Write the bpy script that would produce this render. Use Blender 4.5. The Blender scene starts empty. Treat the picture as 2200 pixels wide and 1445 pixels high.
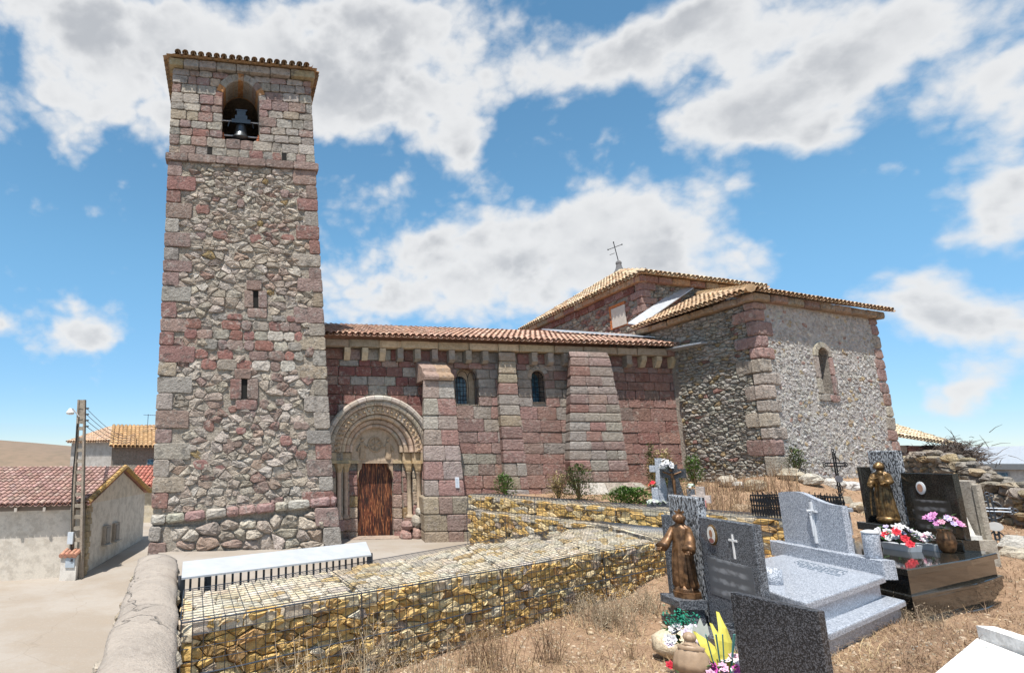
import bpy, bmesh, math, random
from mathutils import Vector, noise as mnoise
R = random.Random(7)
PI = math.pi
sc = bpy.context.scene
C = sc.collection
# ------------------------------------------------------------------ camera
F, PX, PY, HZ, EZ = 1300.0, 700.0, 722.0, 985.0, 2.5
TH = math.atan((HZ-PY)/F); CT, ST = math.cos(TH), math.sin(TH)
cam = bpy.data.cameras.new('camera'); camo = bpy.data.objects.new('camera', cam); C.objects.link(camo)
cam.sensor_width = 36; cam.lens = F/2200*36
cam.shift_x = (1100-PX)/2200; cam.shift_y = 0.0
cam.clip_start = .1; cam.clip_end = 6000
camo.location = (0, 0, EZ); camo.rotation_euler = (PI/2+TH, 0, 0)
sc.camera = camo
world_res = 256
sc.cycles.max_bounces = 5; sc.cycles.diffuse_bounces = 2; sc.cycles.glossy_bounces = 2; sc.cycles.transparent_max_bounces = 4; sc.cycles.use_denoising = True
sc.render.resolution_x, sc.render.resolution_y = 1024, 672
# ------------------------------------------------------------------ light
SUN_EL = math.radians(68)
sd = Vector((.40, .92, 0)).normalized()*math.cos(SUN_EL); sd.z = -math.sin(SUN_EL)   # way the light travels
sun = bpy.data.lights.new('sun', 'SUN'); suno = bpy.data.objects.new('sun', sun); C.objects.link(suno)
sun.energy = 5.0; sun.angle = math.radians(.53); sun.color = (1, .95, .87)
suno.rotation_euler = sd.to_track_quat('-Z', 'Y').to_euler(); suno.location = (-20, -30, 60)
sc.view_settings.view_transform = 'Standard'; sc.view_settings.look = 'None'
sc.view_settings.exposure = 0.45; sc.view_settings.gamma = 1.0; sc.view_settings.use_curve_mapping = False
SKY_STRENGTH = .13
def ray(px, py):
    vx = (px-PX)/F; vy = (PY-py)/F
    return Vector((vx, CT-ST*vy, ST+CT*vy))
def at(px, py, Y):
    r = ray(px, py); return r*(Y/r.y)+Vector((0, 0, EZ))
def on(px, py, z):
    r = ray(px, py); return r*((z-EZ)/r.z)+Vector((0, 0, EZ))
# ------------------------------------------------------------------ node helper
class NT:
    def __init__(s, nt): s.nt = nt; s.nt.nodes.clear()
    def n(s, typ, props=None, **ins):
        nd = s.nt.nodes.new('ShaderNode'+typ)
        for k, v in (props or {}).items(): setattr(nd, k, v)
        for k, v in ins.items():
            key = int(k[1:]) if k[0] == '_' and k[1:].isdigit() else k.replace('_', ' ')
            sock = nd.inputs[key]
            if isinstance(v, bpy.types.NodeSocket): s.nt.links.new(v, sock)
            else:
                if isinstance(v, tuple) and len(v) == 3 and sock.type == 'RGBA': v = v+(1,)
                sock.default_value = v
        return nd
    def m(s, op, a, b=0.0, c=None, clamp=False):
        nd = s.nt.nodes.new('ShaderNodeMath'); nd.operation = op; nd.use_clamp = clamp
        for i, v in enumerate((a, b, c)):
            if v is None: continue
            if isinstance(v, bpy.types.NodeSocket): s.nt.links.new(v, nd.inputs[i])
            else: nd.inputs[i].default_value = v
        return nd.outputs[0]
    def mix(s, fac, a, b, blend='MIX'):
        nd = s.nt.nodes.new('ShaderNodeMix'); nd.data_type = 'RGBA'; nd.blend_type = blend
        for i, v in ((0, fac), (6, a), (7, b)):
            if isinstance(v, bpy.types.NodeSocket): s.nt.links.new(v, nd.inputs[i])
            else:
                if isinstance(v, tuple) and len(v) == 3: v = v+(1,)
                nd.inputs[i].default_value = v
        return nd.outputs[2]
    def ss(s, x, lo, hi):
        nd = s.nt.nodes.new('ShaderNodeMapRange'); nd.interpolation_type = 'SMOOTHSTEP'
        s.nt.links.new(x, nd.inputs[0]); nd.inputs[1].default_value = lo; nd.inputs[2].default_value = hi
        return nd.outputs[0]
    def noise(s, vec, scale, detail=4, rough=.55, dist=0.0):
        return s.n('TexNoise', None, Vector=vec, Scale=scale, Detail=float(detail), Roughness=rough, Distortion=dist).outputs[0]
# ------------------------------------------------------------------ sky
world = bpy.data.worlds.new('World'); sc.world = world; world.use_nodes = True
world.cycles.sampling_method = 'MANUAL'; world.cycles.sample_map_resolution = world_res
w = NT(world.node_tree)
sky = w.n('TexSky', dict(sky_type='NISHITA', sun_disc=False))
sky.sun_elevation = SUN_EL; sky.sun_rotation = math.atan2(-sd.x, -sd.y)
sky.altitude = 900; sky.air_density = 1.0; sky.dust_density = .0; sky.ozone_density = 2.2
dirv = w.n('TexCoord').outputs['Generated']
sep = w.n('SeparateXYZ', None, Vector=dirv).outputs
az = w.m('ARCTAN2', sep[0], sep[1]); el = w.m('ARCSINE', sep[2])
def azel(px, py):
    r = ray(px, py).normalized(); return math.atan2(r.x, r.y), math.asin(r.z)
CL = [(520,120,430,130,1.1),(200,60,190,75,.8),(780,215,250,70,.95),(330,250,130,70,.6),(860,40,220,70,.8),(120,215,150,60,.55),
      (1450,70,300,75,1.0),(1870,90,380,100,1.0),(1640,225,230,85,1.05),(1300,150,270,55,.75),(2150,190,170,110,.9),(1720,270,100,50,.7),
      (1010,335,60,60,.6),(940,300,70,35,.5),(830,400,110,50,.42),(1390,420,50,45,.42),(1590,395,80,40,.35),(1265,310,50,40,.5),
      (1230,500,210,90,1.05),(960,535,240,70,1.0),(1430,560,170,95,1.0),(760,640,150,70,.7),(1050,650,260,60,.8),(1600,580,80,50,.55),
      (170,705,92,52,1.05),(5,695,30,22,.7),(2130,480,110,80,.85),(2180,390,120,70,.7),(1990,650,130,65,.85),(2140,700,160,80,.9),(2060,840,150,40,.75),(1830,740,120,40,.3),(150,310,60,45,.5),(1960,340,60,30,.4)]
warp = w.n('TexNoise', None, Vector=dirv, Scale=7.0, Detail=4.0, Roughness=.6).outputs[1]
wsep = w.n('SeparateXYZ', None, Vector=warp).outputs
azw = w.m('MULTIPLY_ADD', wsep[0], .10, w.m('SUBTRACT', az, .05)); elw = w.m('MULTIPLY_ADD', wsep[1], .08, w.m('SUBTRACT', el, .04))
cv = w.n('CombineXYZ', None, X=azw, Y=elw, Z=0.0).outputs[0]
fld = None
for (px, py, rx, ry, wt) in CL:
    a0, e0 = azel(px, py); ra = abs(azel(px+rx, py)[0]-a0)*2.15+.01; re = abs(azel(px, py-ry)[1]-e0)*2.15+.008
    mp = w.n('Mapping', dict(vector_type='TEXTURE'), Vector=cv)
    mp.inputs['Location'].default_value = (a0, e0, 0); mp.inputs['Scale'].default_value = (ra, re, 1)
    g = w.n('TexGradient', dict(gradient_type='QUADRATIC_SPHERE'), Vector=mp.outputs[0]).outputs[1]
    fld = w.m('MULTIPLY', g, wt*1.3) if fld is None else w.m('MULTIPLY_ADD', g, wt*1.3, fld)
# the same kind of broken cumulus cover goes on all round
flat = w.n('Mapping', None, Vector=dirv); flat.inputs['Scale'].default_value = (1, 1, 1.35)
big = w.noise(flat.outputs[0], 2.6, 2, .5)
outside = w.m('MAXIMUM', w.ss(w.m('ABSOLUTE', w.m('SUBTRACT', az, .21)), .78, .95), w.ss(el, .70, .85))
gen = w.m('MULTIPLY', w.ss(big, .42, .68), 1.2)
fld = w.m('ADD', w.m('MULTIPLY', w.m('MINIMUM', fld, 1.25), w.m('SUBTRACT', 1.0, outside)), w.m('MULTIPLY', gen, outside))
fine = w.noise(flat.outputs[0], 10.0, 12, .62, .15)
wisps = w.noise(flat.outputs[0], 26.0, 6, .6)
fld2 = w.m('ADD', fld, w.m('MULTIPLY_ADD', fine, 1.15, -.60))
puff = w.n('TexVoronoi', dict(feature='F1'), Vector=w.n('VectorMath', dict(operation='MULTIPLY_ADD'), _0=warp, _1=(.09, .09, .09), _2=flat.outputs[0]).outputs[0], Scale=13.0, Detail=2.0, Roughness=.55).outputs[0]
fld2 = w.m('ADD', fld2, w.m('MULTIPLY_ADD', puff, -.68, .47))
fld2 = w.m('ADD', fld2, w.m('MULTIPLY_ADD', wisps, .42, -.21))
mask = w.m('MULTIPLY', w.ss(fld2, .04, .74), w.ss(el, -.01, .05))
thick = w.ss(fld2, .6, 1.35)
lum = w.noise(flat.outputs[0], 6.0, 6, .55)
lumf = w.m('MULTIPLY', thick, w.m('MULTIPLY_ADD', w.ss(lum, .36, .62), .75, .25))
ccol = w.mix(lumf, (.95, .955, .96), (.58, .60, .635))
skyc = w.mix(1.0, w.n('HueSaturation', None, Color=sky.outputs[0], Saturation=1.04, Value=1.0, Hue=.485).outputs[0], w.mix(w.ss(el, .0, .36), (.55, .645, .80), (.86, 1.02, 1.05)), 'MULTIPLY')
bg1 = w.n('Background', None, Color=skyc, Strength=SKY_STRENGTH); bg2 = w.n('Background', None, Color=ccol, Strength=.66)
mx = w.n('MixShader', None, _0=w.m('MULTIPLY', mask, .96), _1=bg1.outputs[0], _2=bg2.outputs[0])
w.n('OutputWorld', None, Surface=mx.outputs[0])
# ------------------------------------------------------------------ materials
MATS = {}
def mat(name):
    m = bpy.data.materials.new(name); m.use_nodes = True; MATS[name] = m
    return m, NT(m.node_tree)
def finish(t, col, rough=.85, metal=0.0, height=None, bump=.5, dist=.02, **kw):
    p = t.n('BsdfPrincipled', None, Roughness=rough, Metallic=metal)
    for k, v in kw.items():
        key = k.replace('_', ' ')
        if isinstance(v, bpy.types.NodeSocket): t.nt.links.new(v, p.inputs[key])
        else: p.inputs[key].default_value = v
    if isinstance(col, bpy.types.NodeSocket): t.nt.links.new(col, p.inputs['Base Color'])
    else: p.inputs['Base Color'].default_value = tuple(col)[:3]+(1,)
    if height is not None:
        b = t.n('Bump', None, Strength=bump, Distance=dist, Height=height)
        t.nt.links.new(b.outputs[0], p.inputs['Normal'])
    t.n('OutputMaterial', None, Surface=p.outputs[0])
def pos(t): return t.n('NewGeometry').outputs['Position']
def vcol(t): return t.n('Attribute', dict(attribute_name='Col')).outputs['Color']
def m_stone(name, dark=.55, dcol=(.10, .095, .09), light=.35, lcol=(.52, .50, .45), sc1=2.2, pit=14, bump=.7, dist=.03):
    m, t = mat(name); P = pos(t); base = vcol(t)
    n1 = t.noise(P, sc1, 7, .65); n2 = t.noise(P, sc1*4.3, 6, .65); n3 = t.noise(P, 34, 4, .6)
    c = t.mix(t.m('MULTIPLY', t.ss(n2, .42, .62), .55), base, t.mix(1.0, base, (.62, .60, .58), 'MULTIPLY'))
    c = t.mix(t.m('MULTIPLY', t.ss(n3, .40, .70), .30), c, t.mix(1.0, c, (1.45, 1.4, 1.35), 'MULTIPLY'))
    n4 = t.noise(P, 7.5, 8, .72)
    c = t.mix(t.m('MULTIPLY', t.ss(t.m('MULTIPLY', n4, t.m('ADD', n1, .5)), .53, .66), light), c, lcol)
    n5 = t.noise(t.n('VectorMath', dict(operation='ADD'), _0=P, _1=(31., 7., 3.)).outputs[0], 5.2, 8, .72)
    c = t.mix(t.m('MULTIPLY', t.ss(t.m('MULTIPLY', n5, t.m('ADD', n1, .5)), .52, .66), dark), c, dcol)
    v = t.n('TexVoronoi', None, Vector=P, Scale=float(pit)).outputs[0]
    n6 = t.noise(P, 17, 5, .7)
    h = t.m('ADD', t.m('ADD', t.m('MULTIPLY', n2, .8), t.m('MULTIPLY', n6, .7)), t.m('ADD', t.m('MULTIPLY', n3, .35), t.m('MULTIPLY', v, .35)))
    finish(t, c, .93, 0, h, bump, dist, Specular_IOR_Level=.2)
    return m
m_stone('pale_rubble', .22, light=.6, bump=1.0, dist=.06, lcol=(.60, .59, .57), dcol=(.22, .20, .18))
m_stone('rubble', .6, light=.45, bump=1.0, dist=.075, lcol=(.57, .52, .455))
m_stone('ashlar', .6, light=.5, bump=.9, dist=.05, lcol=(.46, .43, .39))
m_stone('redstone', .38, light=.5, bump=.95, dist=.05, lcol=(.46, .40, .355), dcol=(.13, .11, .105))
m_stone('carved', .12, light=.15, bump=.45, dist=.015, lcol=(.6, .52, .4), dcol=(.2, .15, .11))
m_stone('gabion_stone', .10, light=.2, bump=.8, dist=.02, lcol=(.58, .5, .36), dcol=(.16, .11, .06), sc1=5)
m_stone('mortar', .38, light=.4, bump=1.0, dist=.09, lcol=(.5, .46, .4), dcol=(.14, .125, .11))
m_stone('tile', .45, light=.3, bump=.35, dist=.01, lcol=(.55, .45, .33), dcol=(.12, .09, .07), sc1=1.6)
m_stone('plaster', .22, light=.25, bump=.25, dist=.01, lcol=(.7, .68, .64), dcol=(.34, .31, .27), sc1=.7)
m_stone('concrete', .4, light=.3, bump=.9, dist=.02, lcol=(.5, .44, .37), dcol=(.2, .17, .14), sc1=1.4, pit=40)
m_stone('paving', .16, light=.12, bump=.25, dist=.01, lcol=(.52, .46, .38), dcol=(.3, .24, .18), sc1=.5, pit=25)
def m_street():
    m, t = mat('street_concrete'); P = pos(t)
    n1 = t.noise(P, .35, 6, .6); n2 = t.noise(P, 3.0, 6, .65); n3 = t.noise(P, 22, 4, .6)
    c = t.mix(t.ss(n1, .38, .62), (.29, .245, .20), (.335, .30, .265)); c = t.mix(t.m('MULTIPLY', t.ss(n2, .5, .7), .4), c, (.30, .245, .19)); c = t.mix(t.m('MULTIPLY', t.ss(n3, .55, .7), .3), c, (.42, .39, .35))
    wv = t.n('VectorMath', dict(operation='ADD'), _0=P, _1=t.n('VectorMath', dict(operation='SCALE'), _0=t.n('TexNoise', None, Vector=P, Scale=.9, Detail=4.0).outputs[1], Scale=.5).outputs[0]).outputs[0]
    e = t.n('TexVoronoi', dict(feature='DISTANCE_TO_EDGE'), Vector=wv, Scale=.28).outputs[0]
    c = t.mix(t.m('MULTIPLY', t.m('SUBTRACT', 1.0, t.ss(e, .001, .005)), .3), c, (.2, .165, .13))
    finish(t, c, .95, 0, t.m('ADD', n3, n2), .4, .012)
m_street()
def m_coping():
    m, t = mat('coping_concrete'); P = pos(t)
    n1 = t.noise(P, 1.6, 6, .65); n2 = t.noise(P, 11, 6, .7); n3 = t.noise(P, 45, 4, .65)
    c = t.mix(t.ss(n1, .36, .64), (.40, .345, .295), (.335, .29, .25)); c = t.mix(t.m('MULTIPLY', t.ss(n2, .5, .66), .55), c, (.24, .20, .17)); c = t.mix(t.m('MULTIPLY', t.ss(n3, .52, .66), .4), c, (.50, .45, .40))
    wv = t.n('VectorMath', dict(operation='ADD'), _0=P, _1=t.n('VectorMath', dict(operation='SCALE'), _0=t.n('TexNoise', None, Vector=P, Scale=2.5, Detail=5.0).outputs[1], Scale=.35).outputs[0]).outputs[0]
    e = t.n('TexVoronoi', dict(feature='DISTANCE_TO_EDGE'), Vector=wv, Scale=.75).outputs[0]; cr = t.ss(e, .0005, .005)
    c = t.mix(t.m('MULTIPLY', t.m('SUBTRACT', 1.0, cr), .5), c, (.14, .12, .10))
    finish(t, c, .95, 0, t.m('ADD', t.m('MULTIPLY', cr, 1.5), t.m('ADD', n3, t.m('MULTIPLY', n2, 1.2))), 1.0, .02)
m_coping()
m_stone('marble', .35, light=.2, bump=.2, dist=.006, lcol=(.8, .8, .8), dcol=(.3, .29, .27), sc1=2.5, pit=30)
def m_simple(name, col=None, rough=.6, metal=0.0, var=.25, sc_=8.0, bump=.2, dist=.01, **kw):
    m, t = mat(name); P = pos(t); base = vcol(t) if col is None else None
    n1 = t.noise(P, sc_, 5, .6); n2 = t.noise(P, sc_*5, 4, .6)
    f = t.m('MULTIPLY', t.ss(n1, .35, .65), var)
    if base is None:
        c = t.mix(f, tuple(col), tuple(x*.55 for x in col))
    else: c = t.mix(f, base, t.mix(1.0, base, (.5, .5, .5), 'MULTIPLY'))
    finish(t, c, rough, metal, n2, bump, dist, **kw); return m
def m_granite(name, a, b, rough=.25, scale=150, th=(.42, .6), **kw):
    m, t = mat(name); P = pos(t)
    n1 = t.n('TexVoronoi', None, Vector=P, Scale=float(scale)).outputs[1]
    s = t.n('SeparateColor', None, Color=n1).outputs[0]
    n2 = t.noise(P, 60, 4, .7); n3 = t.noise(P, 3, 4, .6)
    c = t.mix(t.ss(t.m('MULTIPLY_ADD', n2, .5, t.m('MULTIPLY', s, .5)), th[0], th[1]), tuple(a), tuple(b))
    c = t.mix(t.m('MULTIPLY', t.ss(n3, .4, .7), .25), c, t.mix(1.0, c, (.7, .7, .7), 'MULTIPLY'))
    finish(t, c, rough, 0, n3, .02, .005, **kw); return m
m_granite('granite_light', (.20, .225, .27), (.50, .535, .60), .32, 110)
m_granite('granite_dark', (.035, .04, .05), (.20, .22, .25), .30, 120, (.44, .66))
m_granite('granite_black', (.012, .013, .016), (.115, .12, .135), .34, 130, (.46, .70))
m_granite('granite_polished', (.012, .012, .011), (.05, .047, .04), .06, 140, (.48, .72))
def m_rough_face(name):
    m, t = mat(name); P = pos(t)
    mp = t.n('Mapping', None, Vector=P); mp.inputs['Scale'].default_value = (1, 1, .45)
    n = t.noise(mp.outputs[0], 38, 4, .6, .5); n2 = t.noise(mp.outputs[0], 60, 3, .6)
    h = t.m('MULTIPLY_ADD', n2, .3, n)
    c = t.mix(t.ss(h, .60, .70), (.02, .022, .028), (.40, .43, .47))
    finish(t, c, .55, 0, h, 1.0, .03); return m
m_rough_face('split_granite')
def m_bronze(name, a, b, rough=.38):
    m, t = mat(name); P = pos(t); n = t.noise(P, 14, 5, .6); n2 = t.noise(P, 90, 3, .6)
    c = t.mix(t.ss(n, .35, .68), a, b)
    finish(t, c, rough, .45, n2, .15, .004); return m
m_bronze('bronze', (.075, .038, .018), (.23, .125, .06), .45); m_bronze('gilt_bronze', (.06, .036, .016), (.24, .145, .055), .42)
m_simple('resin_figure', (.38, .27, .18), .5, 0, .4, 12, .2)
m_simple('iron', (.025, .026, .03), .5, .7, .3, 20); m_simple('wire', (.10, .115, .14), .45, .8, .3, 20)
m_simple('galvanised', (.66, .68, .71), .5, .12, .18, 9, .05); m_simple('sheet_metal', (.50, .525, .56), .5, .12, .25, 6, .05); m_simple('zinc', (.55, .58, .62), .45, .5, .3, 5, .05)
m_simple('bell_metal', (.10, .11, .12), .4, .8, .4, 10)
m_simple('paint', None, .6, 0, .2, 6, .1); m_simple('foliage', None, .7, 0, .3, 3, .0, Specular_IOR_Level=.2)
m_simple('petal', None, .6, 0, .15, 30, .0); m_simple('porcelain', None, .2, 0, .1, 9, 0)
m_simple('painted_dark', (.012, .011, .01), .95, 0, .2)  # near-black colour painting the shade inside holes; also backs the door planks
def m_wood():
    m, t = mat('door_wood'); P = pos(t); base = vcol(t)
    mp = t.n('Mapping', None, Vector=P); mp.inputs['Scale'].default_value = (9, 9, .7)
    n = t.noise(mp.outputs[0], 2.6, 5, .62, 1.6); n2 = t.noise(mp.outputs[0], 14, 4, .6)
    c = t.mix(t.ss(n, .47, .55), base, (.022, .008, .005)); c = t.mix(t.m('MULTIPLY', t.ss(n, .36, .44), 0.0), c, (.4, .2, .1))
    c = t.mix(t.m('MULTIPLY', t.ss(t.m('SUBTRACT', 1.0, n), .54, .61), .85), c, (.46, .19, .075))
    finish(t, c, .55, 0, n2, .5, .01)
m_wood()
def m_glass():
    m, t = mat('window_glass'); P = pos(t); n = t.noise(P, 6, 3, .5)
    finish(t, t.mix(t.ss(n, .4, .6), (.03, .08, .13), (.10, .20, .27)), .12, 0, n, .1, .01)
m_glass()
def m_soil():
    m, t = mat('soil'); P = pos(t)
    n1 = t.noise(P, .8, 6, .6); n2 = t.noise(P, 6, 7, .7); n3 = t.noise(P, 40, 5, .65)
    c = t.mix(t.ss(n1, .35, .65), (.40, .27, .18), (.33, .215, .14)); c = t.mix(t.ss(n2, .48, .68), c, (.24, .16, .105))
    c = t.mix(t.m('MULTIPLY', t.ss(n3, .52, .68), .55), c, (.56, .41, .28))
    finish(t, c, .97, 0, t.m('ADD', n2, t.m('MULTIPLY', n3, .6)), 1.0, .05, Specular_IOR_Level=.1)
m_soil()
def m_field():
    m, t = mat('field'); P = pos(t)
    n1 = t.noise(P, .012, 5, .6); n2 = t.noise(P, .3, 5, .6)
    c = t.mix(t.ss(n1, .42, .58), (.17, .115, .088), (.21, .15, .105)); c = t.mix(t.m('MULTIPLY', t.ss(n2, .4, .7), .5), c, (.13, .105, .07))
    finish(t, c, .97)
m_field()
def m_inscr(name, bg, fg):
    m, t = mat(name); g = t.n('TexCoord').outputs['Generated']; s = t.n('SeparateXYZ', None, Vector=g).outputs
    n = t.noise(g, 7, 2, .5)
    row = t.m('ABSOLUTE', t.m('SINE', t.m('MULTIPLY', s[2], 3.5*PI)))
    row = t.ss(t.m('MULTIPLY', row, t.m('MULTIPLY_ADD', n, 1.2, .2)), .45, .95)
    edge = t.m('MULTIPLY', t.ss(t.m('ABSOLUTE', t.m('SUBTRACT', s[1], .5)), .48, .25), 1.0)
    finish(t, t.mix(t.m('MULTIPLY', t.m('MULTIPLY', row, edge), .6), bg, fg), .35)
m_inscr('inscription_grey', (.105, .115, .13), (.38, .40, .43)); m_inscr('inscription_dark', (.03, .029, .027), (.28, .28, .30))
# ------------------------------------------------------------------ mesh builder and objects
WL = {}
def thing(name, label, cat, loc=(0, 0, 0), group=None):
    o = bpy.data.objects.new(name, None); C.objects.link(o); o.empty_display_size = .2
    o.location = loc; WL[o.name] = Vector(loc); o['label'] = label; o['category'] = cat
    if group: o['group'] = group
    return o
def tag(o, label, cat, group=None):
    o['label'] = label; o['category'] = cat
    if group: o['group'] = group
    return o
def struct(o): o['kind'] = 'structure'; return o
def stuff(o): o['kind'] = 'stuff'; return o
def vary(c, a=.12, r=R):
    k = 1+r.uniform(-a, a); return (c[0]*k*(1+r.uniform(-.04, .04)), c[1]*k, c[2]*k*(1+r.uniform(-.05, .05)))
class MB:
    def __init__(s): s.v = []; s.f = []; s.c = []; s.col = (.5, .5, .5)
    def add(s, vs, fs, col=None):
        b = len(s.v); s.v.extend(tuple(p) for p in vs); col = col or s.col
        for f in fs: s.f.append(tuple(i+b for i in f)); s.c.append(col)
        return s
    def hexa(s, p, col=None):   # p: 4 bottom, 4 top
        return s.add(p, [(3, 2, 1, 0), (4, 5, 6, 7), (0, 1, 5, 4), (1, 2, 6, 5), (2, 3, 7, 6), (3, 0, 4, 7)], col)
    def box(s, c, d, rz=0, col=None, tap=1.0):
        cx, cy, cz = c; a, b, h = d[0]/2, d[1]/2, d[2]/2; k = math.cos(rz); q = math.sin(rz); p = []
        for z, t in ((-h, 1), (h, tap)):
            for x, y in ((-a, -b), (a, -b), (a, b), (-a, b)): p.append((cx+(x*k-y*q)*t, cy+(x*q+y*k)*t, cz+z))
        return s.hexa(p, col)
    def prism(s, base, z0, z1, col=None):    # polygon (x,y) ccw, z may be numbers
        n = len(base); vs = [(x, y, z0) for x, y in base]+[(x, y, z1) for x, y in base]
        fs = [tuple(range(n-1, -1, -1)), tuple(range(n, 2*n))]+[(i, (i+1) % n, n+(i+1) % n, n+i) for i in range(n)]
        return s.add(vs, fs, col)
    def loft(s, rings, col=None, cap=True, closed=True):
        n = len(rings[0]); vs = [p for r in rings for p in r]; fs = []
        for k in range(len(rings)-1):
            for i in range(n if closed else n-1):
                j = (i+1) % n; fs.append((k*n+i, k*n+j, (k+1)*n+j, (k+1)*n+i))
        if cap: fs.append(tuple(range(n-1, -1, -1))); fs.append(tuple((len(rings)-1)*n+i for i in range(n)))
        return s.add(vs, fs, col)
    def tube(s, pts, rad, seg=6, col=None, flat=1.0):
        pts = [Vector(p) for p in pts]; rs = rad if isinstance(rad, (list, tuple)) else [rad]*len(pts); rings = []
        ref = None
        for i, p in enumerate(pts):
            d = (pts[min(i+1, len(pts)-1)]-pts[max(i-1, 0)]).normalized()
            if ref is None: ref = Vector((0, 0, 1)) if abs(d.z) < .9 else Vector((1, 0, 0))
            a = d.cross(ref).normalized(); b = a.cross(d).normalized()
            rings.append([p+(a*math.cos(2*PI*k/seg)+b*math.sin(2*PI*k/seg)*flat)*rs[i] for k in range(seg)])
        return s.loft(rings, col)
    def lathe(s, c, prof, seg=16, col=None):
        return s.loft([[(c[0]+r*math.cos(2*PI*k/seg), c[1]+r*math.sin(2*PI*k/seg), c[2]+z) for k in range(seg)] for r, z in prof], col)
    def ball(s, c, r, col=None, seg=8, rng=5, sq=(1, 1, 1), jit=0.0):
        rings = []
        for i in range(1, rng):
            ph = -PI/2+PI*i/rng; rings.append([(c[0]+sq[0]*r*math.cos(ph)*math.cos(2*PI*k/seg)*(1+R.uniform(-jit, jit)), c[1]+sq[1]*r*math.cos(ph)*math.sin(2*PI*k/seg)*(1+R.uniform(-jit, jit)), c[2]+sq[2]*r*math.sin(ph)*(1+R.uniform(-jit, jit))) for k in range(seg)])
        b = len(s.v); s.loft(rings, col, cap=True); return s
    def build(s, name, m, parent=None, smooth=False, origin=None):
        me = bpy.data.meshes.new(name)
        V = [Vector(p) for p in s.v]
        lo = Vector((min(p.x for p in V), min(p.y for p in V), min(p.z for p in V))); hi = Vector((max(p.x for p in V), max(p.y for p in V), max(p.z for p in V)))
        ctr = Vector(origin) if origin else Vector(((lo.x+hi.x)/2, (lo.y+hi.y)/2, lo.z))
        me.from_pydata([p-ctr for p in V], [], s.f)
        at_ = me.attributes.new('Col', 'FLOAT_COLOR', 'FACE')
        buf = []
        for c in s.c: buf.extend((c[0], c[1], c[2], 1.0))
        at_.data.foreach_set('color', buf)
        if smooth: me.polygons.foreach_set('use_smooth', [True]*len(me.polygons))
        me.materials.append(MATS[m]); me.update()
        o = bpy.data.objects.new(name, me); C.objects.link(o)
        if parent is not None: o.parent = parent; o.location = ctr-WL[parent.name]
        else: o.location = ctr
        WL[o.name] = ctr
        return o
# ------------------------------------------------------------------ masonry
class Frame:    # a wall plane: u along it, v up (world z), n out of it
    def __init__(s, O, ang, left=None, right=None, lean=0.0):
        s.O = Vector(O); a = math.radians(ang); s.u = Vector((math.cos(a), math.sin(a), 0)); s.n = Vector((math.sin(a), -math.cos(a), 0))
        s.left, s.right, s.lean = left, right, lean     # optional taper: u from 0..1 between left(v), right(v)
    def __call__(s, u, v, n):
        if s.left: u = s.left(v)+(s.right(v)-s.left(v))*u/s.W
        p = s.O+s.u*u+s.n*(n-s.lean*v); return Vector((p.x, p.y, v))
def stone(mb, fr, poly, nf, nb, bev, col, rough=.01, r=R):
    n = len(poly); cu = sum(p[0] for p in poly)/n; cv = sum(p[1] for p in poly)/n
    rad = max(.02, sum(math.hypot(p[0]-cu, p[1]-cv) for p in poly)/n); k = max(.35, 1-bev*1.3/rad)
    tu, tv = r.uniform(-rough, rough)/rad, r.uniform(-rough, rough)/rad
    vs = [fr(p[0], p[1], nb) for p in poly]+[fr(p[0], p[1], nf-bev+r.uniform(-rough, rough)*.5) for p in poly]
    vs += [fr(cu+(p[0]-cu)*k, cv+(p[1]-cv)*k, nf+r.uniform(-rough, rough)+tu*(p[0]-cu)+tv*(p[1]-cv)) for p in poly]
    vs.append(fr(cu+r.uniform(-.2, .2)*rad, cv+r.uniform(-.2, .2)*rad, nf+r.uniform(0, rough*1.6)))
    fs = []
    for i in range(n):
        j = (i+1) % n
        fs += [(i, j, n+j, n+i), (n+i, n+j, 2*n+j, 2*n+i), (2*n+i, 2*n+j, 3*n)]
    mb.add(vs, fs, col)
def rpoly(u, v, w_, h, g=.008, rr=.025, j=.008, r=R):
    u0, u1, v0, v1 = u+g, u+w_-g, v+g, v+h-g; q = min(rr, (u1-u0)*.3, (v1-v0)*.3)
    pts = [(u0+q, v0), ((u0+u1)/2, v0), (u1-q, v0), (u1, v0+q), (u1, v1-q), (u1-q, v1), ((u0+u1)/2, v1), (u0+q, v1), (u0, v1-q), (u0, v0+q)]
    return [(a+r.uniform(-j, j), b+r.uniform(-j, j)) for a, b in pts]
def courses(u0, u1, v0, v1, h, w_, openings=(), r=R, minw=.10):
    """coursed blocks -> list of (u, v, w, h); openings are functions v -> None or (ua, ub)"""
    out = []; v = v0
    while v < v1-.03:
        hh = r.uniform(*h)
        if v1-v-hh < h[0]*.6: hh = v1-v
        a = u0(v) if callable(u0) else u0; b = u1(v) if callable(u1) else u1
        iv = [(a, b)]
        for op in openings:
            g = op(v+hh/2)
            if g:
                nv = []
                for (p, q) in iv:
                    if g[1] <= p or g[0] >= q: nv.append((p, q)); continue
                    if g[0]-p > .03: nv.append((p, g[0]))
                    if q-g[1] > .03: nv.append((g[1], q))
                iv = nv
        for (p, q) in iv:
            u = p
            while u < q-.02:
                ww = r.uniform(*w_)
                if q-u-ww < w_[0]*.55: ww = q-u
                out.append((u, v, ww, hh)); u += ww
        v += hh
    return out
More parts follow.
